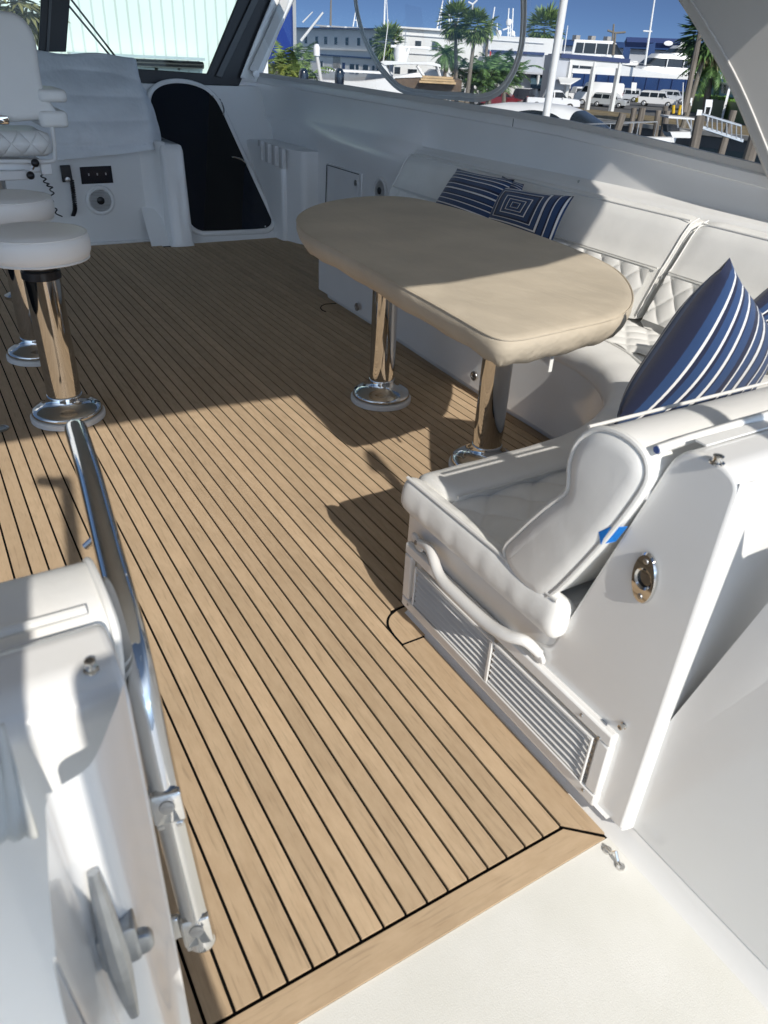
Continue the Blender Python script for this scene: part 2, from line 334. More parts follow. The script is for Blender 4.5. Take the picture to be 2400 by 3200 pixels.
# ================================================================ DECK
SEAM = .0494; XS0 = .8935
def deck():
    b = MB(); b.box((.6, 3.4, -.012), (5.6, 5.9, .016)); o = b.build('deck', M['caulk']); tag(o, kind='structure'); return o
deck()
g = .0031; zt = .0015
b = MB(); bx = MB()
def strip(bb, pts, z=zt, zb=-.0039):
    bb.rings([[(p[0], p[1], zb) for p in pts], [(p[0], p[1], z) for p in pts]])
k = -44
while XS0 + k * SEAM < 2.95:
    x0, x1 = XS0 + k * SEAM + g, XS0 + (k + 1) * SEAM - g
    if x1 < .91: y0 = .6375
    elif x0 < .93: y0 = 1.40
    else: y0 = 1.437
    ye = 6.47 if x1 < 1.72 else 6.24
    strip(b, [(x0, y0 if k else 1.360), (x1, y0 if k else 1.430), (x1, ye), (x0, ye)])
    k += 1
b.build('deck_planks', M['teak'], smooth=0); tag(bpy.data.objects['deck_planks'], kind='structure')
# margin boards
strip(bx, [(-1.3, .569), (.959, .569), (.894, .6285), (-1.3, .6285)])
strip(bx, [(-1.3, 6.475), (1.74, 6.475), (1.74, 6.53), (-1.3, 6.53)]); strip(bx, [(1.75, 6.245), (3.0, 6.245), (3.0, 6.33), (1.75, 6.33)])
o = bx.build('deck_margin', M['teakx'], smooth=0); tag(o, kind='structure')
b = MB()
strip(b, [(.8972, .640), (.9665, .578), (.966, 1.286), (.8965, 1.286)])
arc = [(.8965, 1.293), (.8965, 1.34), (.905, 1.383), (.928, 1.410), (.962, 1.424), (1.02, 1.43), (1.2, 1.43), (1.2, 1.293)]
strip(b, arc, z=.0019)
arc2 = [tuple(atZ(*q_)[:2]) for q_ in ((732, 673.5), (704, 674.6), (696, 671), (692, 666), (695, 661.5), (703, 658), (726, 656.8), (750, 662))]
strip(b, arc2, z=.0024)
o = b.build('deck_side_margin', M['teak'], smooth=0); tag(o, kind='structure')
b = MB()
cp_ = spline([(.8938, 1.288, .0024), (.8935, 1.335, .0024), (.9005, 1.378, .0024), (.923, 1.409, .0024), (.960, 1.4265, .0024), (1.02, 1.4335, .0024)], 5); rs = []
for i, p in enumerate(cp_):
    t_ = (cp_[min(i + 1, len(cp_) - 1)] - cp_[max(i - 1, 0)]).normalized(); s_ = Vector((-t_.y, t_.x, 0)) * .0036; rs.append([p + s_, p - s_])
b.rings(rs, closed=False)
b.tube([(.895, 1.2895, .0005), (.968, 1.2895, .0005)], .0030, 6); b.tube([(p[0], p[1], .0028) for p in arc2[1:7]], .0032, 6)
o = b.build('deck_caulk_seam', M['caulk']); tag(o, kind='structure')
# non-skid aft deck
b = MB(); b.grid(lambda u, v: (-1.4 + 2.37 * u, -1.2 + 1.768 * v, -.002), 2, 2)
o = b.build('aft_deck', M['nonskid']); tag(o, kind='structure')
# hull floor shell under everything so that nothing shows below
b = MB(); b.box((.55, 2.6, -.5), (5.2, 10.6, .9)); o = b.build('flybridge_shell', M['gel']); tag(o, 'white moulded boat deck shell under the teak floor', 'boat shell')
# ================================================================ STARBOARD COAMING + SETTEE POD
# aft coaming with the sloped end panel
t = thing('aft_coaming', 'white moulded coaming with sloped end panel at the right, behind the settee', 'coaming', (1.0, .6, 0))
prof = rpoly([(.545, .045), (.545, .875), (.575, .893), (.645, .893), (.672, .862), (.835, .325), (1.0, .25), (1.0, .045)], [.0, .02, .02, .02, .02, .02, 0, 0], 4)
def coam(x0, x1, pr):
    bb = MB(); r = .012; rs = []
    sg = 1 if x1 > x0 else -1
    for d, x in ((r, x0), (r * .5, x0 + sg * r * .134), (r * .134, x0 + sg * r * .5), (0, x0 + sg * r), (0, x1)):
        rs.append([(x, p[0], p[1]) for p in inset(pr, d)])
    return bb.rings(rs)
def prs(x0, x1, pr): return MB().rings([[(x, p[0], p[1]) for p in pr] for x in (x0, x1)])
o = prs(.97, 3.1, prof).build('coaming_body', M['gel'], t, smooth=30, bevel=.017, seg=4, wn=True)
# bow-shaped lip seen at the aft side of the coaming
b = MB(); b.slab(rpoly([(1.06, .50), (3.1, .50), (3.1, .56), (1.06, .56)], .01), .80, .872, .012, 3); b.build('coaming_lip', M['gel'], t)
b = MB(); b.tube([(1.12, .497, .842), (1.12, .49, .832), (1.12, .485, .80), (1.12, .497, .79)], .004, 6); b.build('cleat_loop', M['steel'], t)
def snap(name, c, ax, parent, s=1.0):
    bb = MB(); bb.lathe([(.0001, 0), (.0095 * s, 0), (.0095 * s, .002), (.0065 * s, .003), (.0060 * s, .008), (.0068 * s, .010), (.0068 * s, .0125), (.0040 * s, .0128), (.0036 * s, .008), (.0001, .008)], c, 20, ax)
    return bb.build(name, M['steel'], parent)
snap('snap_stud', atZ(1548, 1000, .893), (0, 0, 1), t, 1.25)
p = atX(1348, 1567, .97); snap('snap_stud', (.97, p.y, p.z), (-1, 0, 0), t, .8)
# recess / cove and the aft side moulding to the right
b = MB(); rs = []
def cove(z, q):
    yb = .528 - .23 * z
    P = [(.972, .547), (.983, .543), (.995 + .05 * q, .541 - .008 * q), (1.0 + .12 * q, .538 - .05 * q), (1.0 + .13 * q, (yb + .52) / 2), (1.0 + .085 * q, yb + .025), (1.001, yb), (.998, yb - .04), (.998, -1.3)]
    return [(p.x, p.y, z) for p in spline([(a, c, 0) for a, c in P], 5)]
for i in range(15):
    z = .045 + .835 * i / 14; q = .72 * (i / 14) ** .8; rs.append(cove(z, q))
b.rings(rs, closed=False)
o = b.build('side_moulding', M['gel'], smooth=60); tag(o, 'smooth white side moulding with a scooped recess, lower right beside the non-skid deck', 'side panel')
# toe kick below
b = MB(); b.rings([[(x, y, z) for y in (1.405, .6, .54, -1.3)] for x, z in ((.966, -.003), (.984, .008), (.994, .03), (1.004, .052))], closed=False)
b.rings([[(x, y, z) for y in (1.40, .58)] for x, z in ((.99, .05), (.96, .05))], closed=False)
o = b.build('toe_kick', M['gel'], t)
# rod holder
rh = thing('rod_holder', 'polished oval rod holder set in the white end panel beside the settee', 'rod holder', (.965, .655, .63))
c0 = Vector((.968, .655, .632)); F = frame(c0, (0, .10, 1), None, (-1, 0, 0))
ov = [(.052 * math.cos(a) * (1 if abs(math.cos(a)) < 2 else 1), .026 * math.sin(a)) for a in [2 * math.pi * k / 40 for k in range(40)]]
hole = [(.017 * math.cos(a), .015 * math.sin(a)) for a in [2 * math.pi * k / 40 for k in range(40)]]
b = MB(); b.rings([[F @ Vector((x * s, y * s, h)) for x, y in ov] for s, h in ((1, 0), (1, .003), (.93, .007))] + [[F @ Vector((x * s, y * s, h)) for x, y in hole] for s, h in ((1.25, .007), (1, .004))], cap1=False)
b.build('flange', M['steel'], rh)
b = MB(); b.rings([[F @ Vector((x, y, h)) for x, y in hole] for h in (.004, -.05)], cap0=False); b.build('tube_bore', M['black'], rh)
for s in (-1, 1): b = MB(); b.lathe([(.0001, 0), (.006, 0), (.005, .003), (.0001, .0035)], F @ Vector((s * .036, 0, .006)), 12, (-1, 0, 0)); b.build('screw', M['steeldull'], rh)
# ---- settee
INN = spline([(2.22, 4.50, 0), (2.19, 3.6, 0), (2.155, 3.0, 0), (2.135, 2.5, 0), (2.13, 2.2, 0), (2.11, 1.97, 0), (2.04, 1.79, 0), (1.93, 1.645, 0), (1.79, 1.545, 0), (1.62, 1.47, 0), (1.45, 1.44, 0), (1.2, 1.432, 0), (1.02, 1.43, 0)], 5)
INN = [(p.x, p.y) for p in INN]
st = thing('settee', 'white quilted L-shaped settee wrapping round the covered table', 'settee', (2.0, 1.5, 0))
base = INN + [(.980, 1.425), (.974, 1.39), (.974, .60), (3.0, .60), (3.0, 4.50)]
b = MB(); b.rings([[(x, y, z) for x, y in inset(base, d)] for z, d in ((0, .05), (.012, .045), (.05, .04), (.052, .0), (.375, 0.0))])
b.build('seat_base', M['gel'], st, bevel=.004)
seat = [(x - .0, y + .0) for x, y in INN] + [(.985, 1.434), (.955, 1.428), (.947, 1.40), (.947, .84), (1.1, .80), (2.85, .80), (2.85, 4.56), (2.24, 4.56)]
b = MB(); b.slab(seat, .378, .432, .02, 3); b.build('seat_cushion', M['vinyl'], st)
# quilted seat panels
inn2 = inset(seat, .085)
n = len(INN)
q1 = [p for p in inn2[:n] if p[1] < 1.62][:] + [(1.05, 1.33), (1.05, .92), (1.85, .92)]
def inside(x, y, P):
    c = False
    for i in range(len(P)):
        (x1, y1), (x2, y2) = P[i - 1], P[i]
        if (y1 > y) != (y2 > y) and x < (x2 - x1) * (y - y1) / (y2 - y1) + x1: c = not c
    return c
def qh(u, v): return (abs(math.sin(math.pi * (u + v))) * abs(math.sin(math.pi * (u - v)))) ** .36
def quiltpoly(P, z, dep, a, c_, st_=.0085):
    xs = [p[0] for p in P]; ys = [p[1] for p in P]; x0, y0 = min(xs), min(ys); nx, ny = int((max(xs) - x0) / st_), int((max(ys) - y0) / st_)
    b = MB(); V = {}
    for i in range(nx + 1):
        for j in range(ny + 1):
            x, y = x0 + i * st_, y0 + j * st_
            if inside(x, y, P): V[i, j] = b.bm.verts.new((x, y, z + dep * qh(x / a, y / c_)))
    for (i, j) in V:
        q = [V.get(k_) for k_ in ((i, j), (i + 1, j), (i + 1, j + 1), (i, j + 1))]
        if all(q): b.bm.faces.new(q)
    b.build('seat_quilting', M['vinylflat'], st, smooth=80)
q1 = [p for p in inset(seat, .158)[:n - 1] if .99 < p[0] < 1.9 and p[1] < 1.75] + [(.985, 1.274), (.985, .90), (1.98, .90)]
quiltpoly(q1, .4355, .0155, .15, .15, .0062)
q2 = [(2.36, 1.75), (2.64, 1.35), (2.66, 4.4), (2.36, 4.4), (2.33, 2.3)]
quiltpoly(q2, .428, .014, .13, .13, .007)
# front roll
b = MB()
roll = [(.985, 1.392)] + []
n += 1; ins_ = [inset(seat, d_)[:n] for d_ in (.012, -.004, -.010, -.003, .018, .07, .13, .162, .172, .12)]; zs_ = (.355, .37, .405, .44, .466, .475, .474, .464, .440, .40)
rs = []
for i in range(n):
    e_ = min(i, n - 1 - i); s_ = 1 if e_ > 0 else .86
    rs.append([(ins_[4][i][0] + (ins_[k_][i][0] - ins_[4][i][0]) * s_, ins_[4][i][1] + (ins_[k_][i][1] - ins_[4][i][1]) * s_, .41 + (zs_[k_] - .41) * s_ + .0015 * math.sin(i * 1.9)) for k_ in range(10)])
b.rings(rs)
def rollprof(c, along, wd, up):   # D shaped bolster section
    pass
b.build('front_bolster', M['vinyl'], st, smooth=80, sub=1)
# inboard end roll hanging over the pod
rs = []
for i in range(33):
    y = 1.424 - (1.424 - .80) * i / 32; wob = .0012 * math.sin(i * 1.3) + .0012 * math.sin(i * 2.3)
    s = 1.0 if 1 < i < 32 else (.93 if i in (1,) else (.62 if i == 0 else .8))
    P = [(1.01, .43), (.995, .450), (.98, .462 + wob), (.962, .471 + wob), (.948, .471), (.938, .458), (.929 - wob, .42), (.930 - wob, .392), (.940, .372), (.962, .368), (.995, .39)]
    cx, cz = .98, .40; rs.append([(cx + (x - cx) * s, y, cz + (z - cz) * s) for x, z in P])
b = MB(); b.rings(rs); b.build('end_bolster', M['vinyl'], st, smooth=80, sub=1)
b = MB(); b.tube([(.9445, y, .4715) for y in np.linspace(1.395, .82, 14)], .0048, 8)
b.tube([(x, y, .463) for x, y in inset(seat, .168)[:n - 1]], .0042, 8); b.build('piping', M['pipe'], st)
# starboard backrest in two lengths
def backsec(x0, y0, x1, y1, name):
    # profile in (s outward, z)
    P = [(0, .435), (.02, .45), (.05, .52), (.115, .655), (.118, .662), (.125, .668), (.15, .71), (.20, .80), (.235, .845), (.28, .862), (.34, .855), (.36, .82), (.36, .45)]
    P = [(p.x, p.y) for p in [Vector((a, c, 0)) for a, c in P]]
    d = Vector((x1 - x0, y1 - y0, 0)); L = d.length; d.normalize(); out = Vector((d.y, -d.x, 0)) if d.y > 0 else Vector((-d.y, d.x, 0))
    rs = []
    N = 26
    cx, cz = .2, .65
    for i in range(N + 1):
        u = i / N; s = 1 if 0 < i < N else .93
        uu = min(u * L, (1 - u) * L); s = 1 - .07 * max(0, 1 - uu / .03) ** 2
        o_ = Vector((x0, y0, 0)) + d * (u * L)
        rs.append([o_ + out * (cx + (a - cx) * s) + Vector((0, 0, cz + (c - cz) * s)) for a, c in P])
    b = MB(); b.rings(rs); o = b.build(name, M['vinyl'], st, smooth=50)
    # quilted lower band
    b = MB()
    def fq(u, v):
        a = .012 + (.100 - .012) * v; c = .465 + (.645 - .465) * v; bul = .004 + .012 * qh(u * L * .96 / .12, v * .20 / .125)
        return Vector((x0, y0, 0)) + d * (L * (.02 + .96 * u)) + out * (a - bul) + Vector((0, 0, c + bul * .3))
    b.grid(fq, int(L / .0055), 36); b.build('back_quilting', M['vinylflat'], st, smooth=80)
    b = MB()
    for e in (.004, .996):
        o_ = Vector((x0, y0, 0)) + d * (e * L)
        b.tube([o_ + out * (a - .001) + Vector((0, 0, c)) for a, c in P[1:10]], .0032, 8)
    b.tube([Vector((x0, y0, 0)) + d * (L * e) + out * .106 + Vector((0, 0, .660)) for e in (0.01, .5, .99)], .004, 8)
    b.tube([Vector((x0, y0, 0)) + d * (L * e) + out * .243 + Vector((0, 0, .852)) for e in (0.01, .5, .99)], .004, 8)
    b.build('piping', M['pipe'], st)
backsec(2.66, 2.22, 2.71, 4.62, 'back_cushion')
backsec(2.60, 1.10, 2.655, 2.19, 'back_cushion')
# aft backrest (thick bolster above, pad below) with end cap
P = [(.846, .466), (.89, .440), (.95, .445), (.998, .487), (.96, .56), (.899, .652), (.862, .700), (.853, .725), (.861, .775), (.848, .825), (.81, .862), (.755, .873), (.71, .862), (.690, .835), (.694, .795), (.73, .70), (.775, .60)]
P = [(p.x, p.y) for p in spline([(a, c, 0) for a, c in P], 3, closed=True)]
rs = []
for x, d in ((.934, .034), (.935, .024), (.940, .010), (.947, .003), (.956, 0), (1.5, 0), (2.2, 0), (2.9, 0)): rs.append([(x, a, c) for a, c in inset(P, d)])
b = MB(); b.rings(rs); b.build('aft_back_cushion', M['vinyl'], st, smooth=60)
b = MB(); b.tube([(.946, a, c) for a, c in P], .0058, 8, closed=True); b.tube([(x, .847, .847) for x in (.96, 1.5, 2.9)], .0035, 8); b.build('piping', M['pipe'], st)
b = MB(); b.box((1.9, .705, .795), (1.86, .02, .055)); b.build('back_board', M['gel'], st, bevel=.004)
# zipper edge / rope track
z_ = thing('awning_rope', 'white rope edge with a blue core end lying behind the settee bolster', 'rope', (.95, .69, .87))
b = MB(); b.tube([(.957, .693, .872), (1.02, .682, .884), (1.2, .665, .899), (2.0, .667, .900), (2.9, .669, .901)], .0085, 12); b.build('cord', M['vinylflat'], z_)
b = MB(); b.lathe([(.0001, .0005), (.0066, .0005), (.0066, .002), (.0001, .002)], (.957, .693, .872), 16, (-1, .1, -.1)); b.build('core', M['bluecap'], z_)
b = MB(); b.box((1.95, .648, .8955), (1.9, .022, .003)); b.build('flap', M['vinylflat'], z_)
# blue tape
b = MB(); F = [Vector((.938, .868, .585)), Vector((.938, .835, .602)), Vector((.958, .780, .640)), Vector((.965, .755, .60)), Vector((.963, .785, .55))]
tp = [atX(1293, 1150, .938), atX(1318, 1140, .94), atX(1356, 1138, .966), atX(1330, 1170, .966), atX(1298, 1176, .94)]
b.rings([tp, [p + Vector((.0, .0006, .0008)) for p in tp]]); o = b.build('tape_strip', M['tape'], smooth=0); tag(o, 'torn strip of blue masking tape on the settee back cushion', 'tape')
# grille unit on pod
gr = thing('vent_grille', 'white louvred vent grille set in the settee base facing the walkway', 'vent grille', (.965, 1.0, .16))
def rect_frame(b, y0, y1, z0, z1, w, xa, xb):
    for (a0, a1, c0, c1) in ((y0, y1, z0, z0 + w), (y0, y1, z1 - w, z1), (y0, y0 + w, z0 + w, z1 - w), (y1 - w, y1, z0 + w, z1 - w)):
        b.box(((xa + xb) / 2, (a0 + a1) / 2, (c0 + c1) / 2), (abs(xb - xa), a1 - a0 - .0004, c1 - c0 - .0004))
b = MB(); rect_frame(b, .615, 1.395, .052, .268, .034, .952, .972); b.build('surround', M['gel'], gr, bevel=.005)
b = MB(); rect_frame(b, .655, 1.335, .088, .228, .006, .946, .9515); b.box((.949, .995, .158), (.006, .010, .126)); b.build('grille_frame', M['nylon'], gr, bevel=.0015)
b = MB(); b.box((.9705, .995, .158), (.003, .67, .13)); b.build('backing', M['steeldull'], gr)
for (y0, y1) in ((.661, .989), (1.001, 1.329)):
    for i in range(7):
        z = .1035 + i * .0182
        b = MB(); b.box((.9575, (y0 + y1) / 2, z), (.0205, y1 - y0, .0022), Matrix.Rotation(R_(-36), 3, 'Y')); b.build('louvre', M['nylon'], gr, bevel=.0008)
for (y, z) in ((.648, .072), (.70, .252), (1.36, .072), (.645, .238)):
    b = MB(); b.lathe([(.0001, 0), (.0045, 0), (.0035, .0015), (.0001, .002)], (.9515, y, z), 12, (-1, 0, 0)); b.build('screw', M['steeldull'], gr)
# white curved grab handle
hd = thing('grab_handle', 'white curved grab handle screwed to the settee base above the vent', 'handle', (.95, 1.1, .31))
hp = [atX(908, 1172, .958), atX(930, 1190, .945), atX(950, 1245, .925), atX(985, 1285, .918), atX(1050, 1345, .912), atX(1095, 1372, .915), atX(1135, 1385, .93), atX(1165, 1412, .957)]
hp = spline(hp, 6); nh = len(hp)
b = MB(); b.tube(hp, [.011 + .0045 * math.sin(math.pi * i / (nh - 1)) for i in range(nh)], 14); b.build('bar', M['nylon'], hd)
for p_, nm in ((atX(906, 1170, .965), 0), (atX(1163, 1408, .965), 1)):
    F = frame(p_, (0, -.75, -.25 if nm else -.45), None, (-1, 0, 0))
    b = MB(); b.slab([(.030 * math.cos(a), .0155 * math.sin(a)) for a in [2 * math.pi * k / 24 for k in range(24)]], 0, .011, .005, 3, F); b.build('foot', M['nylon'], hd)
    b = MB(); b.lathe([(.0001, 0), (.007, 0), (.0065, .004), (.0045, .0045), (.004, .002), (.0001, .002)], F @ Vector((0, 0, .010)), 16, (-1, 0, 0)); b.build('screw', M['steeldull'], hd)
# small hinge pad-eye on the deck
pe = thing('pad_eye', 'small steel pad eye screwed to the non-skid deck near the teak corner', 'pad eye', (.94, .53, 0))
a0, a1 = atZ(1312, 1837, .0), atZ(1340, 1872, .0); d = (a1 - a0).normalized()
b = MB(); b.tube([a0 + Vector((0, 0, .003)), a0.lerp(a1, .25) + Vector((0, 0, .006)), a0.lerp(a1, .5) + Vector((0, 0, .022)), a0.lerp(a1, .75) + Vector((0, 0, .006)), a1 + Vector((0, 0, .003))], .0042, 8); b.build('eye', M['steel'], pe)
for q in (a0, a1): b = MB(); b.lathe([(.0001, -.002), (.0095, -.002), (.009, .003), (.0001, .0042)], q, 16); b.build('foot', M['steel'], pe)
# ================================================================ TABLE
tb = thing('dining_table', 'long oval table under a fitted tan canvas cover on two polished pedestals', 'table', (1.7, 2.4, 0))
cx, cy, hx, hy = 1.665, 2.385, .475, 1.0
def sup(a, ex): c, s = math.cos(a), math.sin(a); return math.copysign(abs(c) ** ex, c), math.copysign(abs(s) ** ex, s)
zt_ = .815
RIM = [(640, 473), (645, 486), (654, 498), (670, 509), (714, 532), (778, 566), (868, 617), (960, 666), (1028, 706), (1058, 722), (1086, 731), (1115, 732), (1160, 724), (1224, 709), (1295, 694), (1338, 682), (1360, 665), (1368, 645), (1363, 618), (1345, 593), (1318, 571), (1243, 537), (1149, 503), (1078, 479), (1000, 453), (928, 434), (890, 427), (853, 423), (800, 423), (750, 428), (703, 436), (668, 448), (649, 460)]
RIMW = [atZ(px, py, zt_) for px, py in RIM]
def tout(f=0.0):
    o = [(p.x, p.y) for p in spline([Vector((p.x, p.y, 0)) for p in RIMW], 3, closed=True)]
    for _ in range(4): o = [((o[i - 1][0] + 2 * o[i][0] + o[(i + 1) % len(o)][0]) / 4, (o[i - 1][1] + 2 * o[i][1] + o[(i + 1) % len(o)][1]) / 4) for i in range(len(o))]
    return inset(o, -f) if f else o
N = len(tout())
rs = []
for (f, z, wv) in ((-.075, zt_ - .088, 0), (-.050, zt_ - .090, .002), (-.022, zt_ - .080, .003), (-.004, zt_ - .055, .002), (.004, zt_ - .03, .001), (.004, zt_ - .012, 0), (0.0, zt_ - .004, 0), (-.006, zt_, 0), (-.03, zt_ + .003, 0)):
    o_ = tout(f); rs.append([(x, y, z + (wv * math.sin(k_ * 1.7) + wv * .7 * math.sin(k_ * .61))) for k_, (x, y) in enumerate(o_)])
def topz(x, y): return zt_ + .004 + .0016 * math.sin(7 * x + 3 * y) * math.sin(5 * y - 2 * x)
for f in (.88, .7, .5, .3, .12): rs.append([(cx + (x - cx) * f, cy + (y - cy) * f, topz(x * f, y * f)) for x, y in tout(-.03)])
b = MB(); b.rings(rs, cap0=False); b.build('canvas_cover', M['tan'], tb, smooth=70)
b = MB(); b.tube([(x, y, zt_ - .0035) for x, y in tout(.002)], .0028, 6, closed=True); b.build('seam', M['tan'], tb)
b = MB(); b.slab(tout(-.04), zt_ - .06, zt_ - .012, .01, 2); b.build('table_top', M['gel'], tb)
def pedestal(c, r, h, parent, rb=.105, hub=True):
    c = Vector(c)
    b = MB(); b.lathe([(rb * 1.08, 0), (rb * 1.12, .004), (rb * 1.12, .022), (rb * 1.08, .027), (.001, .027)], c, 48); b.build('base_ring', M['nylon'], parent)
    b = MB(); b.lathe([(rb * 1.02, .026), (rb * 1.06, .032), (rb * 1.06, .042), (rb * 1.0, .054), (rb * .80, .064), (r * 1.25, .074), (r * 1.12, .090), (r * 1.06, .105), (r * 1.05, .112), (r, .115), (.001, .115)], c, 48); b.build('base_flange', M['steel'], parent, smooth=60)
    b = MB(); b.lathe([(r, .11), (r, h), (.001, h)], c, 48); b.build('post', M['steel'], parent)
pedestal((1.715, 2.81, 0), .058, zt_ - .06, tb, .128); pedestal((1.745, 2.035, 0), .058, zt_ - .06, tb, .128)
b = MB(); q_ = atZ(1198, 772, zt_ - .10); b.box(q_ + Vector((0, .01, -.02)), (.012, .004, .05)); b.build('tie_strap', M['vinylflat'], tb)
# ================================================================ STOOLS
def stool(x, y, label):
    s = thing('bar_stool', label, 'stool', (x, y, 0), 'round white stools on polished pedestals')
    pedestal((x, y, 0), .069, .60, s, .136)
    b = MB(); b.lathe([(.071, .598), (.073, .60), (.073, .628), (.070, .63), (.001, .63)], (x, y, 0), 40); b.build('rubber_collar', M['black'], s)
    b = MB(); b.lathe([(.060, .628), (.078, .645), (.078, .675), (.001, .675)], (x, y, 0), 40); b.build('swivel_hub', M['steeldull'], s)
    b = MB(); b.lathe([(.001, .672), (.172, .672), (.190, .682), (.199, .705), (.201, .735), (.197, .758), (.187, .770), (.15, .780), (.10, .786), (.05, .789), (.001, .790)], (x, y, 0), 64); sc = b.build('seat_cushion', M['vinylflat'], s, smooth=80)
    b = MB(); b.tube([(x + .1905 * math.cos(a), y + .1905 * math.sin(a), .7675) for a in [2 * math.pi * k / 64 for k in range(64)]], .0035, 6, closed=True)
    b.tube([(x + .188 * math.cos(a), y + .188 * math.sin(a), .677) for a in [2 * math.pi * k / 64 for k in range(64)]], .004, 6, closed=True); b.build('piping', M['pipe'], s)
    return s
stool(.375, 3.215, 'nearest round white stool, standing at the edge of the sunlit teak')
stool(.385, 4.03, 'second round white stool, partly hidden behind the nearest one')
b = MB(); q_ = atZ(3, 927, 0); b.lathe([(.035, 0), (.035, .004), (.026, .007), (.022, .003), (.001, .003)], q_ + Vector((-.005, 0, .0016)), 28); o = b.build('deck_plate', M['steeldull']); tag(o, 'round metal deck plate let into the teak at the left edge', 'deck plate')
# ================================================================ PILLOWS
def pillow(name, T, L, B, R, thick, mat, label, group, n=22):
    T, L, B, R = map(Vector, (T, L, B, R)); nn = (R - T).cross(L - T).normalized()
    bm_ = MB()
    def f(sd):
        def g_(u, v):
            P = T.lerp(R, v).lerp(L.lerp(B, v), u)     # u: T->L, v: T->R
            a, c = 2 * u - 1, 2 * v - 1
            prf = max(0, (1 - abs(a) ** 2.4)) ** .55 * max(0, (1 - abs(c) ** 2.4)) ** .55
            pin = .055 * ((abs(a) ** 2) * (1 - c * c) + (abs(c) ** 2) * (1 - a * a))
            ctr = (T + B) / 2
            P = P.lerp(ctr, pin) + nn * sd * thick * prf * (1 + .04 * math.sin(5 * u + 2) * math.sin(4 * v)) + nn * .004 * math.sin(9 * u) * math.sin(7 * v)
            return P
        return g_
    bm_.grid(f(1), n, n, uv=True); bm_.grid(f(-1), n, n, uv=True)
    bmesh.ops.remove_doubles(bm_.bm, verts=bm_.bm.verts[:], dist=.0006)
    o = bm_.build(name, mat, smooth=80); tag(o, label, 'pillow', group); return o
PG = 'blue and white striped pillows on the settee'
pillow('throw_pillow', (1.625, 1.12, 1.035), (1.355, 1.12, .66), (1.72, 1.17, .42), (2.0, 1.17, .78), .11, M['stripe'], 'big blue striped pillow standing on its corner behind the near bolster', PG)
pillow('throw_pillow', atY(1690, 600, 1.42), atY(1588, 690, 1.42), atY(1660, 800, 1.44), atY(1780, 715, 1.44), .07, M['stripe'], 'dark blue pillow at the right edge, mostly hidden behind the big striped one', PG)
def pil(x, pts):  # corners from photo points on plane x = x0 + k*(z-.45)
    return [atX(px, py, x) for px, py in pts]
a = pil(2.78, [(988, 364)]) + pil(2.66, [(930, 452)]) + pil(2.60, [(1052, 500)]) + pil(2.76, [(1112, 388)])
pillow('throw_pillow', a[0], a[3], a[2], a[1], .055, M['stripe'], 'far pillow with plain diagonal stripes, left one of the pair behind the table', PG)
a = pil(2.74, [(1085, 402)]) + pil(2.62, [(1040, 490)]) + pil(2.60, [(1185, 545)]) + pil(2.72, [(1240, 424)])
pillow('throw_pillow', a[0], a[3], a[2], a[1], .05, M['mitre'], 'pillow with nested square stripes leaning on its striped neighbour behind the table', PG)
a = pil(2.82, [(1085, 380)]) + pil(2.74, [(1060, 440)]) + pil(2.72, [(1120, 460)]) + pil(2.80, [(1132, 398)])
pillow('throw_pillow', a[0], a[3], a[2], a[1], .03, M['stripe'], 'blue pillow barely showing between the two pillows behind the table', PG)
# ================================================================ STARBOARD SIDE WALL
ST = [(-1.3, 2.95, .93), (.5, 3.05, .99), (2.08, 3.12, 1.054), (2.79, 3.15, 1.097), (3.45, 3.15, 1.13), (4.5, 3.1, 1.152), (6.06, 3.04, 1.18), (7.2, 2.95, 1.2), (7.6, 2.9, 1.205)]
def sill(y):
    for (a, b_, c), (d, e, f) in zip(ST[:-1], ST[1:]):
        if y <= d: t = (y - a) / (d - a); return b_ + (e - b_) * t, c + (f - c) * t
    return ST[-1][1:]
SY = [ -1.3, -.5, .5, 1.2, 1.9, 2.4, 2.9, 3.4, 3.9, 4.4, 4.62, 4.64, 5.2, 5.8, 6.4, 7.0, 7.6]
rs = []
for y in SY:
    xs, zs = sill(y); xi = 2.99 if y < 4.63 else 2.93; xi = min(xi, xs - .04)
    P = [(xi, -.02), (xi, .845), (xi + .012, .868), (xi + .03, .874), (xs - .045, .884), (xs - .03, .895), (xs - .012, zs - .075), (xs - .012, zs - .058), (xs - .022, zs - .052), (xs - .022, zs - .012), (xs - .012, zs - .002), (xs + .04, zs), (xs + .11, zs - .006), (xs + .14, zs - .05), (xs + .2, .2), (xs + .1, -.7)]
    if y >= 4.63:  P[1] = (xi, .70); P[2] = (xi + .005, .78); P[3] = (xi + .02, .84); P[4] = (xs - .06, .90); P[5] = (xs - .04, .93)
    rs.append([(x, y, z) for x, z in P])
b = MB(); b.rings(rs, closed=False); sw = b.build('side_wall', M['gel_in'], smooth=45)
tag(sw, 'long grey-white moulded side wall with a sill under the clear windows', 'side wall')
b = MB(); b.lathe([(.0001, 0), (.008, 0), (.006, .003), (.0001, .0035)], atX(1250, 392, 3.06) , 12, (-1, 0, .3)); b.build('screw', M['steeldull'], sw)
b = MB(); ws = sill(3.75); b.tube([(ws[0] - .024, 3.77, ws[1] - .05), (ws[0] - .024, 3.77, ws[1] - .012), (ws[0] + .04, 3.77, ws[1] + .001)], .002, 6); b.build('sill_joint', M['darkgap'], sw)
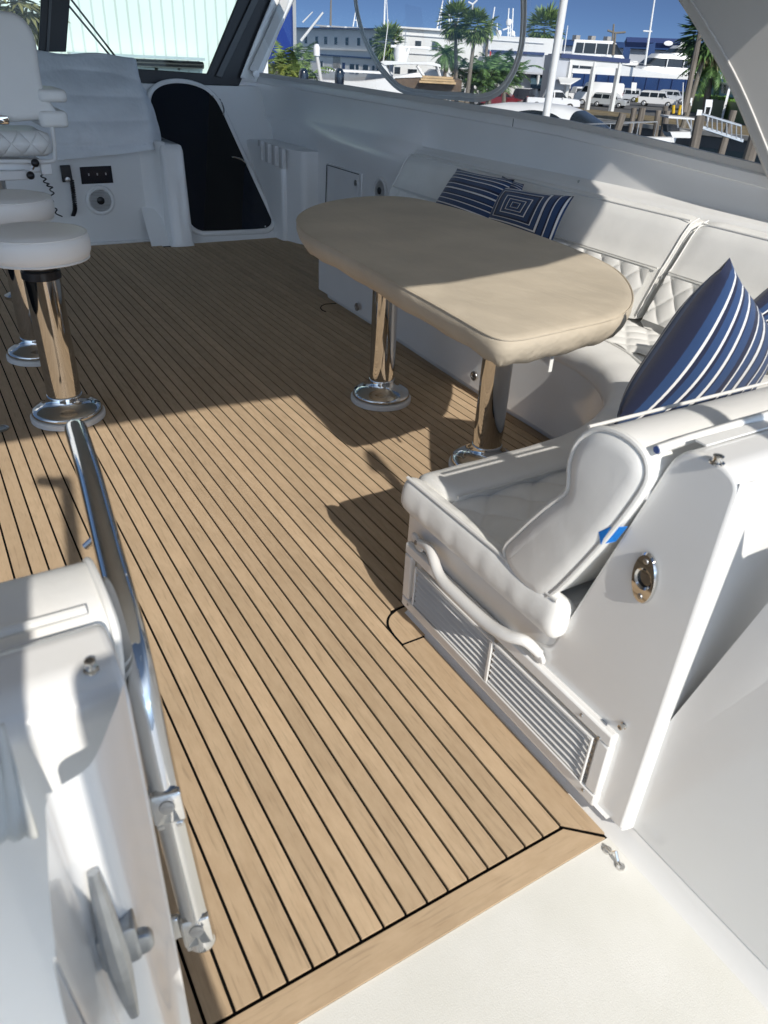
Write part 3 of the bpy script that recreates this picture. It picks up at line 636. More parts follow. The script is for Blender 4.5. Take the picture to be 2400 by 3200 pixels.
# clear enclosure windows
en = thing('window_enclosure', 'clear vinyl side windows with grey zipped borders above the wall', 'window', (3.1, 4, 1.1))
def wp(px, py, dx=0):
    # window plane: starts at the sill, leans slightly inboard
    return atX(px, py, 3.13 + dx)
loop = spline([wp(762, -160), wp(764, -80), wp(768, 0), wp(780, 60), wp(800, 110), wp(828, 155), wp(868, 192), wp(925, 203), wp(990, 208), wp(1040, 211), wp(1078, 196), wp(1106, 160), wp(1124, 110), wp(1131, 50), wp(1131, -40), wp(1131, -160)], 6)
def strap(b, pts, w_, nx, th=.006):
    nx = Vector(nx); rs = []
    for i, p in enumerate(pts):
        t_ = (pts[min(i + 1, len(pts) - 1)] - pts[max(i - 1, 0)]).normalized(); s = nx.cross(t_).normalized()
        rs.append([p + s * w_ / 2 + nx * th / 2, p - s * w_ / 2 + nx * th / 2, p - s * w_ / 2 - nx * th / 2, p + s * w_ / 2 - nx * th / 2])
    b.rings(rs)
b = MB(); strap(b, loop, .045, (1, 0, 0)); b.build('zip_border', M['headliner'], en)
b = MB(); b.tube([p + Vector((-.006, 0, 0)) for p in loop], .0035, 6); b.build('zip', M['gel_in'], en)
rs = [[(sill(y)[0] + .012, y, sill(y)[1] + .003) for y in np.linspace(1.0, 7.15, 12)], [(sill(y)[0] + .012, y, sill(y)[1] + 1.0) for y in np.linspace(1.0, 7.15, 12)]]
b = MB(); b.rings(rs, closed=False); b.build('clear_panel', M['clear'], en, smooth=0)
b = MB(); strap(b, [Vector((sill(y)[0] + .0, y, sill(y)[1] + .012)) for y in np.linspace(1.0, 7.15, 14)], .03, (.0, 0, 1), .03); b.build('lower_border', M['headliner'], en)
# hardtop + its starboard leg, side frame
ht = thing('hardtop', 'grey hardtop roof with sloping support at the upper right corner', 'hardtop', (.5, 4, 2.1))
top = [(-2.4, .07), (-.5, .13), (.55, .12), (1.1, .07), (1.55, .14), (2.0, .30), (2.5, .72), (2.95, 1.50), (3.3, 2.4), (3.3, 5.8), (2.9, 7.0), (-1.8, 7.0), (-2.4, 5.8)]
b = MB(); b.slab(top, 2.08, 2.17, .03, 3); b.build('roof', M['headliner'], ht)
p0, p1, p2, p3 = atX(1440, -60, 3.15), atX(1520, 62, 3.15), atX(1592, 190, 3.15), atX(1668, 372, 3.15)
pp = spline([p0, p1, p2, p3, p3 + (p3 - p2) * 1.2], 5)
inn = [Vector((3.10, p.y, p.z)) for p in pp]; sh = Vector((0, -.9, .25))
b = MB(); b.rings([[q + Vector((.0, 0, 0)), q + Vector((-.05, -.05, .0)), q + Vector((-.06, -.95, .25)), q + Vector((.10, -.95, .25)), q + Vector((.12, -.03, 0))] for q in inn]); b.build('support_leg', M['headliner'], ht, smooth=30)
b = MB(); b.tube([q + Vector((-.052, -.09, .01)) for q in inn], .006, 6); b.build('edge_bead', M['headliner'], ht)
# aft enclosure poles (behind the viewpoint, they throw the two thin shadows)
for x in (-.15, 1.03):
    b = MB(); b.tube(spline([(x, -.2, 0.0), (x, -.2, 1.0), (x, -.2, 1.7 if x > 0 else 1.95), (x - .02, -.32 if x > 0 else -.22, 1.9 if x > 0 else 2.03), (x - .1, -.7 if x > 0 else -.24, 2.09)], 4), .024, 12); b.build('pole', M['steel'], ht)
# front corner post of the side frame
b = MB()
c0 = [atX(640, -30, 3.0), atX(640 - 42, 70, 3.0), atX(555, 165, 3.0)]
fr = [(600, -40), (585, 0), (548, 90), (518, 168), (553, 178), (566, 160), (602, 68), (637, -6), (650, -40)]
ow = [atY(px, py, 7.15) for px, py in fr]
b.rings([ow, [p + Vector((.05, .10, 0)) for p in ow]]); b.build('corner_post', M['gel_in'], ht, bevel=.01)
b = MB(); strap(b, [atY(px, py, 7.12) for px, py in ((625, -30), (607, 18), (575, 90), (545, 155))], .07, (0, -1, 0), .03); b.build('corner_trim', M['headliner'], ht)
b = MB(); b.lathe([(.001, 0), (.03, 0), (.03, .02), (.001, .022)], atY(552, 160, 7.08), 12, (0, -1, 0)); b.build('latch', M['gel_in'], ht)
# ================================================================ WINDSHIELD
wsd = thing('windshield', 'black framed windshield with greenish glass over the helm', 'windshield', (1.9, 7.2, 1.2))
def wy(px, py, dy=0): return atY(px, py, 7.2 + dy)
def plate(b, pts, th=.03, dy=0):
    q = [wy(px, py, dy) for px, py in pts]; b.rings([q, [p + Vector((0, th, 0)) for p in q]])
b = MB(); plate(b, [(92, -60), (156, -60), (143, 112), (83, 112)]); b.build('centre_post', M['frameblack'], wsd, bevel=.006)
b = MB(); plate(b, [(110, -60), (116, -60), (106, 112), (100, 112)], .01, -.02); b.build('post_trim', M['framegrey'], wsd)
b = MB(); plate(b, [(256, 146), (448, 159), (547, -80), (640, -80), (600, 0), (516, 186), (285, 180), (256, 176)]); b.build('lower_frame', M['frameblack'], wsd, bevel=.006)
b = MB(); plate(b, [(562, -40), (578, -40), (480, 168), (466, 164)], .01, -.025); b.build('frame_bevel', M['framegrey'], wsd, bevel=.004)
b = MB(); b.face([wy(-400, -150, .035), wy(620, -150, .035), wy(520, 178, .035), wy(-400, 150, .035)]); b.build('glass_pane', M['wsglass'], wsd, smooth=0)
for (a, c) in (((150, -6), (246, 118)), ((150, 14), (236, 118))):
    b = MB(); b.tube([wy(a[0] - 30, a[1] - 40, .08), wy(*a, .08), wy(*c, .08), wy(c[0] + 20, c[1] + 26, .08)], .008, 8); b.build('wiper_arm', M['black'], wsd)
# ================================================================ FORWARD BULKHEAD, CONSOLE, DOOR
bk = thing('forward_bulkhead', 'sloping white bulkhead round the dark companionway door', 'bulkhead', (2.3, 6.4, 0))
b = MB(); b.rings([[(x, 6.3 + .75 * z, z) for x in np.linspace(1.6, 3.06, 6)] for z in (-.02, .05, .4, .8, 1.115)] + [[(x, 7.35, 1.12) for x in np.linspace(1.6, 3.06, 6)]], closed=False)
b.build('bulkhead_panel', M['gel_in'], bk, smooth=30)
b = MB(); b.grid(lambda u, v: (-1.4 + 3.2 * u, 6.95 + .45 * v, 1.10), 4, 2); b.build('dash_top', M['gel_in'], bk)
door = [(322, 232), (321, 212), (328, 196), (342, 185), (360, 179), (384, 177), (414, 181), (444, 193), (466, 213), (482, 240), (498, 275), (515, 312), (550, 388), (585, 464), (590, 478), (588, 489), (579, 497), (566, 500), (510, 503), (450, 505), (432, 504), (416, 496), (405, 482), (396, 455), (372, 388), (340, 300)]
dp = [onB(px, py, .012) for px, py in door]; dp = spline(dp, 3, closed=True)
NB = Vector((0, -1, .75)).normalized()
dr = thing('companionway_door', 'dark blue-black acrylic door, rounded at the top and tapering down, in a white frame', 'door', (2.3, 6.35, .1))
b = MB(); b.rings([dp, [p + NB * .014 for p in dp]]); b.build('door_panel', M['blackgloss'], dr, smooth=30)
q = [onB(px, py, .0285) for px, py in ((452, 205), (476, 214), (500, 285), (528, 345), (522, 498), (440, 501))]
b = MB(); b.rings([q, [p + NB * .002 for p in q]]); b.build('door_reflection_band', simple('black_reflection', (.001, .001, .001), .5), dr, smooth=0)  # black band paints in the dark reflection seen on the door
b = MB(); b.tube([p + NB * .006 for p in dp], .022, 10, closed=True); dq_ = [sum(dp, Vector()) / len(dp) + (p - sum(dp, Vector()) / len(dp)) * 1.0 for p in dp]; b.build('door_frame', M['gel'], dr)
hp = [onB(498, 342, .02) , onB(503, 339, .07), onB(520, 344, .08), onB(530, 352, .07), onB(529, 357, .02)]
b = MB(); b.tube(spline(hp, 4), .008, 8); b.build('door_handle', M['steel'], dr)
hp = [onB(477, 220, .02), onB(480, 224, .05), onB(484, 238, .055), onB(482, 248, .05), onB(487, 248, .02)]
b = MB(); b.tube(spline(hp, 4), .006, 8); b.build('grab_hook', M['steel'], dr)
for q in ((460, 208), (573, 489)): b = MB(); b.lathe([(.0001, 0), (.009, 0), (.006, .006), (.0001, .007)], onB(*q, .03), 12, NB); b.build('door_screw', M['steel'], dr)
# helm console
hc = thing('helm_console', 'white moulded helm console with a rounded column beside the door', 'console', (1.2, 6.5, 0))
b = MB(); b.rings([[(x, y, z) for x, y in ((-1.6, 6.5), (1.70, 6.5), (1.76, 6.52), (1.78, 6.9), (-1.6, 6.9))] for z in (0, .80)]); b.build('console_face', M['gel_in'], hc, bevel=.01)
b = MB(); col = rpoly([(1.76, 6.22), (1.93, 6.22), (1.95, 6.9), (1.72, 6.9)], [.035, .03, 0, 0], 5)
b.rings([[(x + (.02 if z < .02 else 0) * 0, y + .10 * z, z) for x, y in inset(col, d)] for z, d in ((0, -.01), (.03, 0), (.70, 0), (.735, .01), (.745, .03))]); b.build('console_column', M['gel'], hc, smooth=50)
b = MB(); b.rings([[(1.62, 6.503, z), (1.70, 6.49, z), (1.745, 6.44, z), (1.755, 6.36, z), (1.79, 6.3, z), (1.8, 6.6, z)] for z in (0.0, .76)]); b.build('column_fillet', M['gel_in'], hc, smooth=60)
b = MB(); b.box((.1, 6.48, .012), (3.2, .04, .02)); b.build('base_fillet', M['gel_in'], hc, bevel=.006)
q = [atY(172, 361, 6.488), atY(240, 358, 6.488), atY(245, 395, 6.488), atY(177, 398, 6.488)]
pn = thing('switch_panel', 'small black switch panel on the helm console above the speaker', 'panel', q[0])
b = MB(); b.rings([q, [p + Vector((0, .008, 0)) for p in q]]); b.build('panel_plate', M['blackgloss'], pn, bevel=.002)
for i in range(3):
    c = (q[0].lerp(q[1], .25 + .27 * i)).lerp(q[3].lerp(q[2], .25 + .27 * i), .45); b = MB(); b.box(c + Vector((0, -.004, 0)), (.008, .008, .016)); b.build('toggle_switch', M['steeldull'], pn)
def speaker(c, ax, r, label):
    s = thing('speaker', label, 'speaker', c, 'round white marine speakers'); ax = Vector(ax).normalized(); F = frame(c, (0, 0, 1), None, ax) if abs(ax.z) < .9 else None
    b = MB(); b.lathe([(r * .74, .004), (r * .76, .012), (r * .86, .014), (r * .97, .008), (r, 0), (.001, 0)], c, 40, ax); b.build('rim', M['nylon'], s)
    for i in range(15):
        h = (i - 7) * r * .098; wd = math.sqrt(max(0, (r * .74) ** 2 - h * h))
        pa, pb = F @ Vector((h, -wd, .008)), F @ Vector((h, wd, .008))
        b = MB(); b.tube([pa, pb], r * .028, 6); b.build('grille_bar', M['nylon'], s)
    b = MB(); b.lathe([(.001, .004), (r * .72, .004), (r * .72, .003), (.001, .003)], c, 32, ax); b.build('cone', M['headliner'], s)
    b = MB(); b.lathe([(r * .26, .008), (r * .26, .013), (r * .18, .018), (.001, .02)], c, 24, ax); b.build('tweeter', M['black'], s)
speaker(atY(217, 433, 6.497), (0, -1, 0), .112, 'round white speaker low on the helm console under the switch panel')
speaker(atX(822, 412, 2.928), (-1, 0, 0), .095, 'round white speaker on the side wall just left of the settee back')
# mic + coiled cords
mc = thing('radio_handset', 'black radio handset with a coiled cord hanging on the helm console', 'radio handset', atY(145, 395, 6.45))
b = MB(); q = [atY(130, 358, 6.46), atY(152, 357, 6.46), atY(158, 392, 6.46), atY(136, 394, 6.46)]; b.rings([q, [p + Vector((0, .03, 0)) for p in q]]); b.build('handset_body', M['black'], mc, bevel=.004)
b = MB(); b.lathe([(.001, 0), (.02, 0), (.018, .012), (.001, .014)], atY(146, 388, 6.45), 16, (0, -1, 0)); b.build('handset_knob', M['steeldull'], mc)
def coil(path, r, turns, rt):
    P = spline(path, 10); n = len(P) * 10; out = []
    for i in range(n):
        t_ = i / (n - 1) * (len(P) - 1); j = min(int(t_), len(P) - 2); p = P[j].lerp(P[j + 1], t_ - j); a = 2 * math.pi * turns * i / n
        out.append(p + Vector((math.cos(a) * r, math.sin(a) * r * .6, 0)))
    b = MB(); b.tube(out, rt, 5); return b
coil([atY(155, 390, 6.44), atY(159, 420, 6.44), atY(162, 450, 6.44), atY(158, 466, 6.44)], .013, 24, .0055).build('coiled_cord', M['black'], mc)
coil([atY(90, 375, 6.42), atY(100, 395, 6.42), atY(112, 410, 6.42), atY(112, 440, 6.42), atY(130, 468, 6.42)], .014, 7, .005).build('loose_cord', M['black'], mc)
# draped cover over helm
def cov(u, v):
    # u across 0..1, v down 0..1
    tl, tr, br, bl = Vector((-.6, 6.85, 1.33)), atY(284, 121, 6.85), atY(322, 322, 6.42), Vector((-.6, 6.40, .60))
    if v > .0: pass
    mid = atY(165, 360, 6.42)
    a = tl.lerp(tr, u); c = bl.lerp(br, u); c.z = c.z - .035 * math.sin(math.pi * min(1, max(0, (u - .2) / .8)))
    p = a.lerp(c, v); bulge = math.sin(math.pi * v)
    p.y -= .10 * bulge * (1 - .2 * u)
    w1 = v * (2.3 - 1.5 * u) + .75 * u + .06 * math.sin(9 * u); r1 = abs(math.sin(math.pi * w1 + .9 * math.sin(3.1 * u))) ** .5
    w2 = v * 4.1 - 1.9 * u + .2 * math.sin(7 * u); r2 = abs(math.sin(math.pi * w2)) ** .6
    fold = -.048 * r1 * min(1, 4 * v) - .022 * r2 * min(1, 3 * v) * (.4 + .6 * u) + .008 * math.sin(40 * u + 6 * v) * v ** 2
    p.y += fold; p.z += .01 * math.sin(30 * u) * (v < .02)
    return p
b = MB(); b.grid(cov, 90, 72)
e0, e1 = [], []
for j in range(73):
    v = j / 72; p = cov(1, v); e0.append(p); e1.append(Vector((p.x + .10 + .05 * v, min(7.1, p.y + .30 + .1 * math.sin(6 * v)), p.z - .02 - .03 * math.sin(9 * v))))
b.rings([e0, [a.lerp(c, .15) + Vector((.012, 0, 0)) for a, c in zip(e0, e1)], [a.lerp(c, .5) + Vector((.012, 0, 0)) for a, c in zip(e0, e1)], e1], closed=False)
t0 = [cov(i / 90, 0) for i in range(91)]; b.rings([t0, [p + Vector((0, .3, -.01)) for p in t0]], closed=False)
bmesh.ops.remove_doubles(b.bm, verts=b.bm.verts[:], dist=.0005)
o = b.build('helm_cover', M['cover'], smooth=80); tag(o, 'pale crumpled cloth cover draped over the helm instruments', 'cover')
# bunched cloth tail by the door
b = MB(); b.tube(spline([atY(306, 195, 7.0), atY(308, 215, 6.95), atY(318, 250, 6.85), atY(332, 290, 6.7), atY(341, 318, 6.55)], 6), [.035 + .004 * math.sin(i * .7) for i in range(25)], 12); o = b.build('cover_tail', M['cover'], o, smooth=80)
# ================================================================ LOUVRE BOX + LOCKER
lb = thing('louvre_box', 'white moulded locker box with four upright louvres, right of the door', 'locker box', (2.7, 6.2, 0))
pl = [(2.70, 6.15), (3.02, 6.15), (3.02, 7.3), (2.64, 7.3), (2.66, 6.85)]
ph = rpoly(pl, [.04, 0, 0, 0, 0], 5)
b = MB(); b.rings([[(x, y, z) for x, y in inset(ph, d)] for z, d in ((0, 0), (.69, 0), (.715, .008), (.725, .03))]); b.build('box_body', M['gel_in'], lb, smooth=50)
dv = Vector((pl[0][0] - pl[4][0], pl[0][1] - pl[4][1], 0)).normalized(); nv = Vector((-abs(dv.y), -abs(dv.x), 0))
nv = Vector((dv.y, -dv.x, 0)); nv = nv if nv.x < 0 else -nv
for i in range(4):
    c = atX(563 + 14.2 * i, 325 + 6.0 * i, 2.668); c.x += .012 - .0 + (6.5 - c.y) * .03
    F = frame(c, dv, None, nv).to_3x3()
    b = MB(); b.box(c, (.030, .15, .03), F); b.build('louvre', M['nylon'], lb, bevel=.003)
    b = MB(); b.box(c - dv * .05 - nv * .004, (.06, .15, .004), F); b.build('louvre_recess', M['headliner'], lb)
b = MB(); b.rings([[(x, y, z) for x, y in rpoly([(2.80, 5.95), (3.02, 5.95), (3.02, 6.2), (2.72, 6.2)], [.05, 0, 0, 0])] for z in (0, .70, .72)]); b.build('side_column', M['gel_in'], lb, smooth=50)
lk = thing('locker_door', 'small white locker door with a round latch, in the wall beside the speaker', 'locker door', (2.92, 5.5, .5))
def wallplate(b, pts, x, th):
    q = [atX(px, py, x) for px, py in pts]; q = [Vector((x, p.y, p.z)) for p in q]; b.rings([q, [p + Vector((th, 0, 0)) for p in q]])
b = MB(); wallplate(b, [(705, 352), (781, 375), (779, 460), (703, 450)], 2.916, .013); b.build('door_frame', M['gel'], lk, bevel=.003)
b = MB(); wallplate(b, [(709, 358), (774, 378), (772, 456), (706, 450)], 2.910, .004); b.build('door_leaf', M['gel_in'], lk, bevel=.002)
b = MB(); b.tube([atX(706, 356, 2.908), atX(703, 450, 2.908)], .004, 6); b.tube([atX(706, 356, 2.908), atX(775, 377, 2.908)], .0025, 6); b.build('gap_seal', M['darkgap'], lk)
b = MB(); b.lathe([(.001, 0), (.022, 0), (.02, .004), (.012, .005), (.001, .003)], atX(768, 395, 2.909), 20, (-1, 0, 0)); b.build('latch', M['steeldull'], lk)
# latch on settee base and courtesy light
for (px, py, nm, lab, rr_) in ((771, 663, 'base_latch', 'round steel latch low on the settee base near its far end', .024), (1024, 812, 'base_latch', 'round steel latch on the settee base, half hidden by the near table pedestal', .024)):
    f = atZ(px, py, .12); xx = 2.185 if px < 900 else 2.137; c = atX(px, py, xx - .004)
    b = MB(); b.lathe([(.001, 0), (rr_, 0), (rr_ * .95, .005), (rr_ * .6, .006), (rr_ * .5, .003), (.001, .003)], c, 24, (-1, 0, 0)); o = b.build(nm, M['steeldull']); tag(o, lab, 'latch')
# ================================================================ HELM CHAIR
ch = thing('helm_chair', 'big white helm chair seen from behind with a quilted seat at upper left', 'chair', (.5, 5.0, 0))
YC = 4.95
def cy_(px, py, y=YC): return atY(px, py, y)
pr = cy_(112, 250); cxx = pr.x - .30
ro = [cy_(-40, 18), cy_(0, 22), cy_(28, 26), cy_(52, 40), cy_(70, 65), cy_(80, 95), cy_(88, 150), cy_(97, 200), cy_(112, 258)]
out = [(p.x, p.z) for p in ro] + [(2 * cxx - p.x, p.z) for p in reversed(ro)]
out = [(p.x, p.y) for p in spline([(a, c, 0) for a, c in out], 3, closed=False)]
F = Matrix(((1, 0, 0, 0), (0, 0, 1, YC), (0, 1, 0, 0), (0, 0, 0, 1)))
b = MB(); b.slab(out, 0, .13, .035, 4, F); b.build('backrest', M['vinylflat'], ch, smooth=60)
sq = [cy_(-60, 280), cy_(104, 282), cy_(112, 338), cy_(-60, 345)]
zc = (sq[1].z + sq[2].z) / 2; hz = abs(sq[1].z - sq[2].z) / 2; xr = sq[1].x
rsq = []
for x in np.linspace(xr - .62, xr, 16):
    e = min(x - (xr - .62), xr - x); s = 1 - .25 * max(0, 1 - e / .03) ** 2
    rsq.append([(x, YC + .02 + (-.07 * math.cos(a) - .0) * s, zc + hz * math.sin(a) * s) for a in [2 * math.pi * k / 20 for k in range(20)]])
b = MB(); b.rings(rsq); b.build('seat_roll', M['quilt_chair'], ch, smooth=70)
b = MB(); b.slab(rpoly([(xr - .62, YC), (xr, YC), (xr, YC + .5), (xr - .62, YC + .5)], .06), zc - hz, zc + hz * .8, .03, 3); b.build('seat_cushion', M['vinylflat'], ch)
zb = cy_(100, 348).z
b = MB(); b.tube(spline([cy_(-60, 349), cy_(60, 349), cy_(112, 348), cy_(118, 330), cy_(114, 285), cy_(108, 250)], 4), .012, 8); b.build('frame_tube', M['nylon'], ch)
b = MB(); b.box((xr - .3, YC + .2, zb - .035), (.5, .3, .06)); b.build('seat_bracket', M['gel'], ch, bevel=.006)
p = cy_(101, 366); b = MB(); b.box((p.x, YC + .02, p.z + .01), (.06, .04, .075)); b.build('side_bracket', M['nylon'], ch, bevel=.004)
p = cy_(10, 380); b = MB(); b.box((p.x, YC + .05, p.z), (.24, .1, .05)); b.build('slide_box', M['nylon'], ch, bevel=.006)
b = MB(); b.tube([cy_(70, 365, YC - .02), cy_(76, 352, YC - .03)], .008, 8); b.build('lever', M['steel'], ch)
for q in ((76, 352), (66, 379)):
    b = MB(); bmesh.ops.create_uvsphere(b.bm, u_segments=16, v_segments=10, radius=.022, matrix=Matrix.Translation(cy_(*q, YC - .03))); b.build('lever_knob', M['black'], ch)
for (u0, v0, v1) in (((118), 190, 217), ((120), 235, 270)):
    a = cy_(u0, v0, YC + .15); c = cy_(u0, v1, YC + .15)
    b = MB(); b.slab(rpoly([(a.x - .12, YC - .02), (a.x + .035, YC - .02), (a.x + .035, YC + .4), (a.x - .12, YC + .4)], .04), c.z, a.z, .02, 3); b.build('armrest', M['vinylflat'], ch)
b = MB(); c = cy_(4, 259, YC - .012); b.slab(rpoly([(-.035, -.022), (.035, -.022), (.035, .022), (-.035, .022)], .012), 0, .012, .005, 2, frame(c, (1, 0, 0), None, (0, -1, 0))); b.build('backrest_latch', M['steel'], ch)
b = MB(); b.lathe([(.09, 0), (.09, .02), (.05, .04), (.05, zb - .06), (.001, zb - .06)], (xr - .3, YC + .22, 0), 32); b.build('pedestal', M['steel'], ch)
# ================================================================ PORT (LEFT) COAMING WITH RAIL AND CLEAT
lc = thing('port_coaming', 'white moulded coaming with bolster in the left foreground, out of focus', 'coaming', (-.1, .5, 0))
prof2 = rpoly([(.545, .045), (.545, .872), (.575, .893), (.645, .893), (.672, .862), (.80, .40), (.80, .045)], [.0, .025, .02, .02, .02, 0, 0], 4)
o = prs(.070, -2.0, prof2).build('coaming_body', M['gel'], lc, smooth=30, bevel=.011, seg=3, wn=True)
P2 = [(.80, .60), (.846, .68), (.862, .725), (.861, .775), (.848, .825), (.81, .855), (.755, .862), (.71, .855), (.690, .835), (.694, .795), (.73, .70), (.76, .60)]
P2 = [(p.x, p.y) for p in spline([(a, c, 0) for a, c in P2], 3, closed=True)]
rs = [[(x, a, c) for a, c in inset(P2, d)] for x, d in ((.088, .02), (.092, .01), (.086, .003), (.078, 0), (-.6, 0), (-2, 0))]
b = MB(); b.rings(rs); b.build('bolster', M['vinyl'], lc, smooth=60)
b = MB(); b.tube([(.085, a, c) for a, c in P2], .005, 8, closed=True); b.tube([(x, .688, .878) for x in (.06, -2)], .006, 8); b.build('piping', M['pipe'], lc)
snap('snap_stud', atZ(198, 1449, .893), (0, 0, 1), lc, .75)
# rounded step moulding aft of it
b = MB(); rs = []
for i in range(15):
    z = .045 + .845 * i / 14; q = (i / 14)
    xx = -.02 - .055 * (1 - q) * 0
    P = [(.066, .546), (.05, .535 - .02 * q), (.03 - .01 * q, .50 - .03 * q), (-.005 - .01 * q, .485 - .03 * q), (-.012 - .012 * q, .47 - .05 * q), (-.016 - .018 * q, .43 - .09 * q), (-.016 - .02 * q, .38 - .15 * q), (-.016, -.6)]
    rs.append([(p.x, p.y, z - .12 * max(0, .5 - p.y) * q) for p in spline([(a, c, 0) for a, c in P], 5)])
b.rings(rs, closed=False); b.build('step_moulding', M['gel'], lc, smooth=70)
# handrail
rl = thing('hand_rail', 'polished steel hinged hand rail running beside the left coaming', 'hand rail', (.1, .6, .5))
pth = spline([(.112, .585, .33), (.108, .60, .37), (.105, .635, .50), (.104, .672, .63), (.106, .71, .735), (.112, .78, .785), (.125, .92, .80), (.145, 1.12, .805), (.160, 1.30, .80), (.162, 1.325, .797)], 6)
b = MB(); nn_ = len(pth); b.tube(pth, [.0195 * (1 if 1 < i < nn_ - 3 else (.55 if i in (0, nn_ - 1) else .88)) for i in range(nn_)], 20); b.build('rail_tube', M['steel'], rl)
for p_ in ((.105, .653, .575), (.108, .603, .37)):
    c = Vector(p_); t_ = Vector((0, .28, .95)).normalized(); F = frame(c, t_, None, (-.25, -.93, .25)) @ Matrix.Diagonal((.85, .85, .85, 1))
    b = MB(); b.slab(rpoly([(-.026, -.023), (.026, -.023), (.026, .023), (-.026, .023)], .006), .010, .026, .003, 2, F); b.build('hinge_clamp', M['steel'], rl)
    b = MB(); b.lathe([(.001, 0), (.010, 0), (.009, .002), (.001, .0025)], F @ Vector((.004, 0, .026)), 20, F.to_3x3() @ Vector((0, 0, 1))); b.box(F @ Vector((.004, 0, .0288)), (.0018, .017, .0006), F.to_3x3()); b.build('clamp_screw', M['steeldull'], rl)
    b = MB(); b.box(F @ Vector((-.036, .002, .012)), (.012, .04, .012), F.to_3x3()); b.build('hinge_knuckle', M['steel'], rl, bevel=.003)
    b = MB(); b.box(F @ Vector((0, .034, -.0)), (.045, .022, .014), F.to_3x3()); b.build('hinge_mount', M['steel'], rl, bevel=.004)
b = MB(); b.tube([(.13, .99, .78), (.105, 1.0, .755)], .006, 10); b.build('rail_pin', M['steel'], rl)
# cleat
ct = thing('mooring_cleat', 'grey galvanised cleat on the left coaming in the near foreground', 'cleat', (.01, .5, .6))
A_, B_ = atY(197, 1858, .475), atY(287, 2165, .475); ax = (B_ - A_); L = ax.length; F = frame((A_ + B_) / 2, ax, None, (-.1, -1, .25))
rs = []
for u in np.linspace(-1, 1, 17):
    w_ = .0055 + .0075 * (1 - abs(u) ** 1.4); h_ = .005 + .007 * (1 - abs(u) ** 1.5)
    rs.append([F @ Vector((u * L / 2, w_ * math.cos(a), .022 + h_ * math.sin(a) - .006 * u * u)) for a in [2 * math.pi * (k + .5) / 10 for k in range(10)]])
b = MB(); b.rings(rs); b.build('horn', M['galv'], ct, smooth=30)
b = MB(); b.slab(rpoly([(-.03, -.018), (.03, -.018), (.03, .022), (-.03, .022)], .008), -.012, .02, .004, 2, F @ Matrix.Translation((.0, .002, 0))); b.build('foot', M['galv'], ct)
b = MB(); b.slab(rpoly([(-.019, 0), (.019, 0), (.017, .030), (-.017, .030)], .013), .002, .018, .006, 3, F @ Matrix.Translation((.01, .008, 0)) ); b.build('side_lug', M['galv'], ct)
# hanging white cloth
cl = [atY(-30, 1530, .50), atY(4, 1545, .505), atY(40, 1650, .50), atY(74, 1770, .495), atY(60, 1790, .495), atY(-30, 1800, .495)]
b = MB()
def clf(u, v):
    tp_ = atY(-60, 1520, .5).lerp(atY(6, 1545, .505), u); bt = atY(-60, 1800, .455).lerp(atY(76, 1780, .455), u); p = tp_.lerp(bt, v); p.y += .002 * math.sin(22 * u + 3 * v) - .012; return p
b.grid(clf, 24, 16); o = b.build('cloth_strap', canvas('white_webbing', (.72, .73, .70)), smooth=80); tag(o, 'white woven cloth strap hanging at the left edge of the foreground', 'strap')
m_ = o.modifiers.new('solid', 'SOLIDIFY'); m_.thickness = .002
# added unseen curtain just behind the viewpoint, put there to shade the left coaming
cu = thing('light_blocker', 'added grey curtain hanging behind the viewpoint', 'blocker', (-.6, -.25, 1.2))
b = MB(); b.box((-.62, -.22, 1.17), (.98, .012, .60)); b.build('blocker_panel', M['headliner'], cu)
b = MB(); b.slab(rpoly([(-.088, .93), (.0, .93), (.004, 1.2), (-.012, 1.47), (-.088, 1.47)], [.03, .05, .1, .03, .02]), 0, .012, .004, 2, Matrix(((1, 0, 0, 0), (0, 0, -1, -.215), (0, 1, 0, 0), (0, 0, 0, 1)))); b.build('small_blocker_panel', M['headliner'], cu)
# ================================================================ BACKGROUND MARINA
M['asphalt'] = simple('asphalt', (.12, .12, .12), .85, var=.2, vscale=.3)
M['dirt'] = simple('dry_grass_and_dirt', (.22, .17, .09), .9, var=.5, vscale=1.2)
M['water'] = simple('marina_water', (.012, .03, .04), .06, bump=.5, bscale=2.2, bdist=.06)
M['concrete'] = simple('concrete', (.36, .34, .31), .85, var=.25, vscale=1.5)
M['bwhite'] = simple('white_render', (.72, .72, .70), .8, var=.06, vscale=.6, dirt=1)
M['bgrey'] = simple('grey_render', (.50, .52, .56), .8, var=.08, vscale=.6)
M['navy'] = simple('navy_trim', (.02, .04, .13), .6, var=.1)
M['blue'] = simple('blue_painted_metal', (.025, .065, .19), .5, var=.15, vscale=.4)
M['teal'] = simple('dark_teal_screen', (.025, .07, .10), .7, var=.2, vscale=.5)
M['pane'] = simple('dark_window_glass', (.015, .02, .025), .12)
M['bwht'] = simple('boat_white', (.80, .80, .79), .3, var=.03)
M['tyre'] = simple('tyre_rubber', (.02, .02, .02), .8)
M['wood'] = simple('weathered_piling', (.20, .17, .14), .9, var=.5, vscale=4, stretch=(1, 1, .15))
M['trunk'] = simple('palm_trunk', (.20, .175, .14), .9, var=.35, vscale=6, stretch=(1, 1, 4))
M['alu'] = simple('bare_aluminium', (.55, .56, .57), .4, .6, var=.1)
M['yellow'] = simple('yellow_paint', (.65, .42, .02), .6)
M['red'] = simple('red_paint', (.5, .02, .02), .5)
M['lamp'] = simple('clear_headlamp', (.75, .75, .75), .1, .3)
M['crate'] = simple('brown_cover', (.14, .10, .07), .9, var=.4, vscale=2)
M['timber'] = simple('new_timber', (.55, .38, .20), .7, var=.2, vscale=3)
